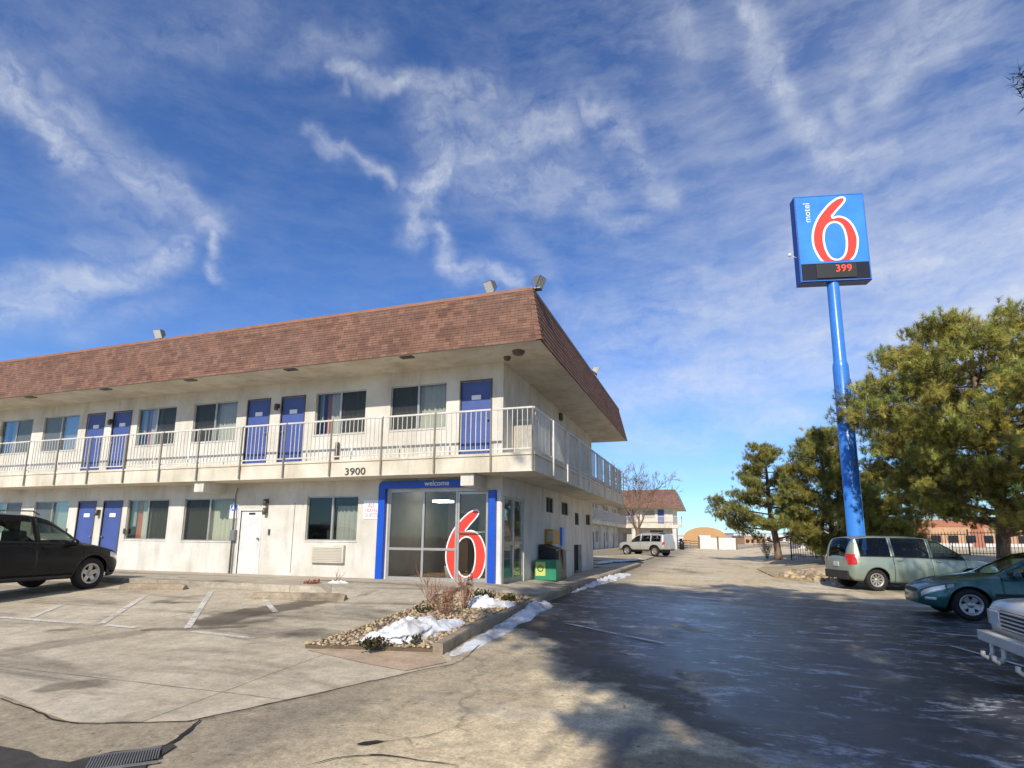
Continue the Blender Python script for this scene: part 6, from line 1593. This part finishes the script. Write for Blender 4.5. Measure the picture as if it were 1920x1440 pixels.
MB().box(dc.x-1.4, dc.x+1.4, dc.y-4.62, dc.y-4.52, 0, 2.6).build('door', M['farwhite'], dome, uv=False)
def far_block(px0, px1, ytop, d, dep, m, label, nwin=5, name='warehouse', roofm=None, wz0=.35, wz1=.7):
    a, b = at_depth(px0, 1010, d), at_depth(px1, 1010, d); zt = at_depth((px0+px1)/2, ytop, d).z; dd = (b-a).to_2d().normalized(); nv = Vector((-dd.y, dd.x)); ang = math.atan2(dd.y, dd.x); c = a.lerp(b, .5); L = (b-a).to_2d().length
    r = thing(name, label, 'building', (c.x, c.y, 0)); cc = c.to_2d()+nv*dep/2
    MB().obox((cc.x, cc.y, zt/2-.2), (L/2, dep/2, zt/2+.2), ang).build('wall', m, r, uv=False)
    MB().obox((cc.x, cc.y, zt+.12), (L/2+.15, dep/2+.15, .12), ang).build('roof', roofm or M['fargrey'], r, uv=False)
    for k in range(nwin):
        q = a.to_2d().lerp(b.to_2d(), (k+.5)/nwin)-nv*.03; MB().obox((q.x, q.y, zt*(wz0+wz1)/2), (L/nwin*.28, .05, zt*(wz1-wz0)/2), ang).build('window', M['black'], r, uv=False)
    return r, c, dd, nv, zt, L, ang
far_block(1376, 1482, 1001, 190, 20, M['farwhite'], 'long low white building on the horizon right of the tan roof shed', 9)
far_block(1262, 1291, 1005, 170, 10, M['farwhite'], 'small white building on the horizon left of the tan roof shed', 3)
far_block(1396, 1436, 1006, 140, 8, M['tan'], 'low tan building on the horizon behind the white gates', 4)
far_block(1612, 1705, 1000, 150, 12, M['farwhite'], 'white building far behind the low golden pine', 6)
r, c, dd, nv, zt, L, ang = far_block(1706, 1990, 976, 84, 16, M['tan'], 'brick and tan building across the road behind the minivan', 0, 'brick_building')
for z0, z1, e in ((0, .28*zt, .05), (.80*zt, zt, .05)): q = c.to_2d()-nv*.03; MB().obox((q.x, q.y, (z0+z1)/2), (L/2+.02, e, (z1-z0)/2), ang).build('brick_band', M['brick'] if z0 else M['farwhite'], r, uv=False)
for k in (-.42, -.05, .3): q = c.to_2d()+dd*(L*k)-nv*.05; MB().obox((q.x, q.y, zt/2), (.9, .09, zt/2), ang).build('brick_pier', M['brick'], r, uv=False)
for k in range(7): q = c.to_2d()+dd*(L*(-.33+k*.115))-nv*.10; MB().obox((q.x, q.y, zt*.42), (.7, .06, zt*.11), ang).build('window', M['black'], r, uv=False)
# pale gabled house between the pines
hc2 = at_depth(1537, 1012, 72); hz = at_depth(1530, 984, 72).z; hs = thing('gabled_house', 'pale gabled house seen between the two middle pines', 'house', (hc2.x, hc2.y, 0))
mb = MB(); wd = 2.5
for y in (0, 7):
    pass
pts = [(-wd, 0), (wd, 0), (wd, hz*.62), (0, hz), (-wd, hz*.62)]
vs = [(hc2.x+x, hc2.y, z) for x, z in pts]+[(hc2.x+x, hc2.y+7, z) for x, z in pts]; mb.add(vs, [(0, 1, 2, 3, 4), (9, 8, 7, 6, 5), (1, 6, 7, 2), (5, 0, 4, 9), (0, 5, 6, 1)]); mb.build('wall', M['farwhite'], hs, uv=False)
mb = MB()
for s in (1, -1):
    a_ = Vector((hc2.x, hc2.y-.3, hz+.06)); b_ = Vector((hc2.x+s*(wd+.3), hc2.y-.3, hz*.62-.08)); mb.add([a_, b_, b_+Vector((0, 7.6, 0)), a_+Vector((0, 7.6, 0)), a_+Vector((0, 0, .1)), b_+Vector((0, 0, .1)), b_+Vector((0, 7.6, .1)), a_+Vector((0, 7.6, .1))], [(0, 1, 2, 3), (7, 6, 5, 4), (0, 4, 5, 1), (1, 5, 6, 2), (2, 6, 7, 3)])
mb.build('roof', M['fargrey'], hs, uv=False)
for x in (-1.2, 1.0): MB().box(hc2.x+x-.4, hc2.x+x+.4, hc2.y-.05, hc2.y-.003, 1.0, 2.2).build('window', M['black'], hs, uv=False)
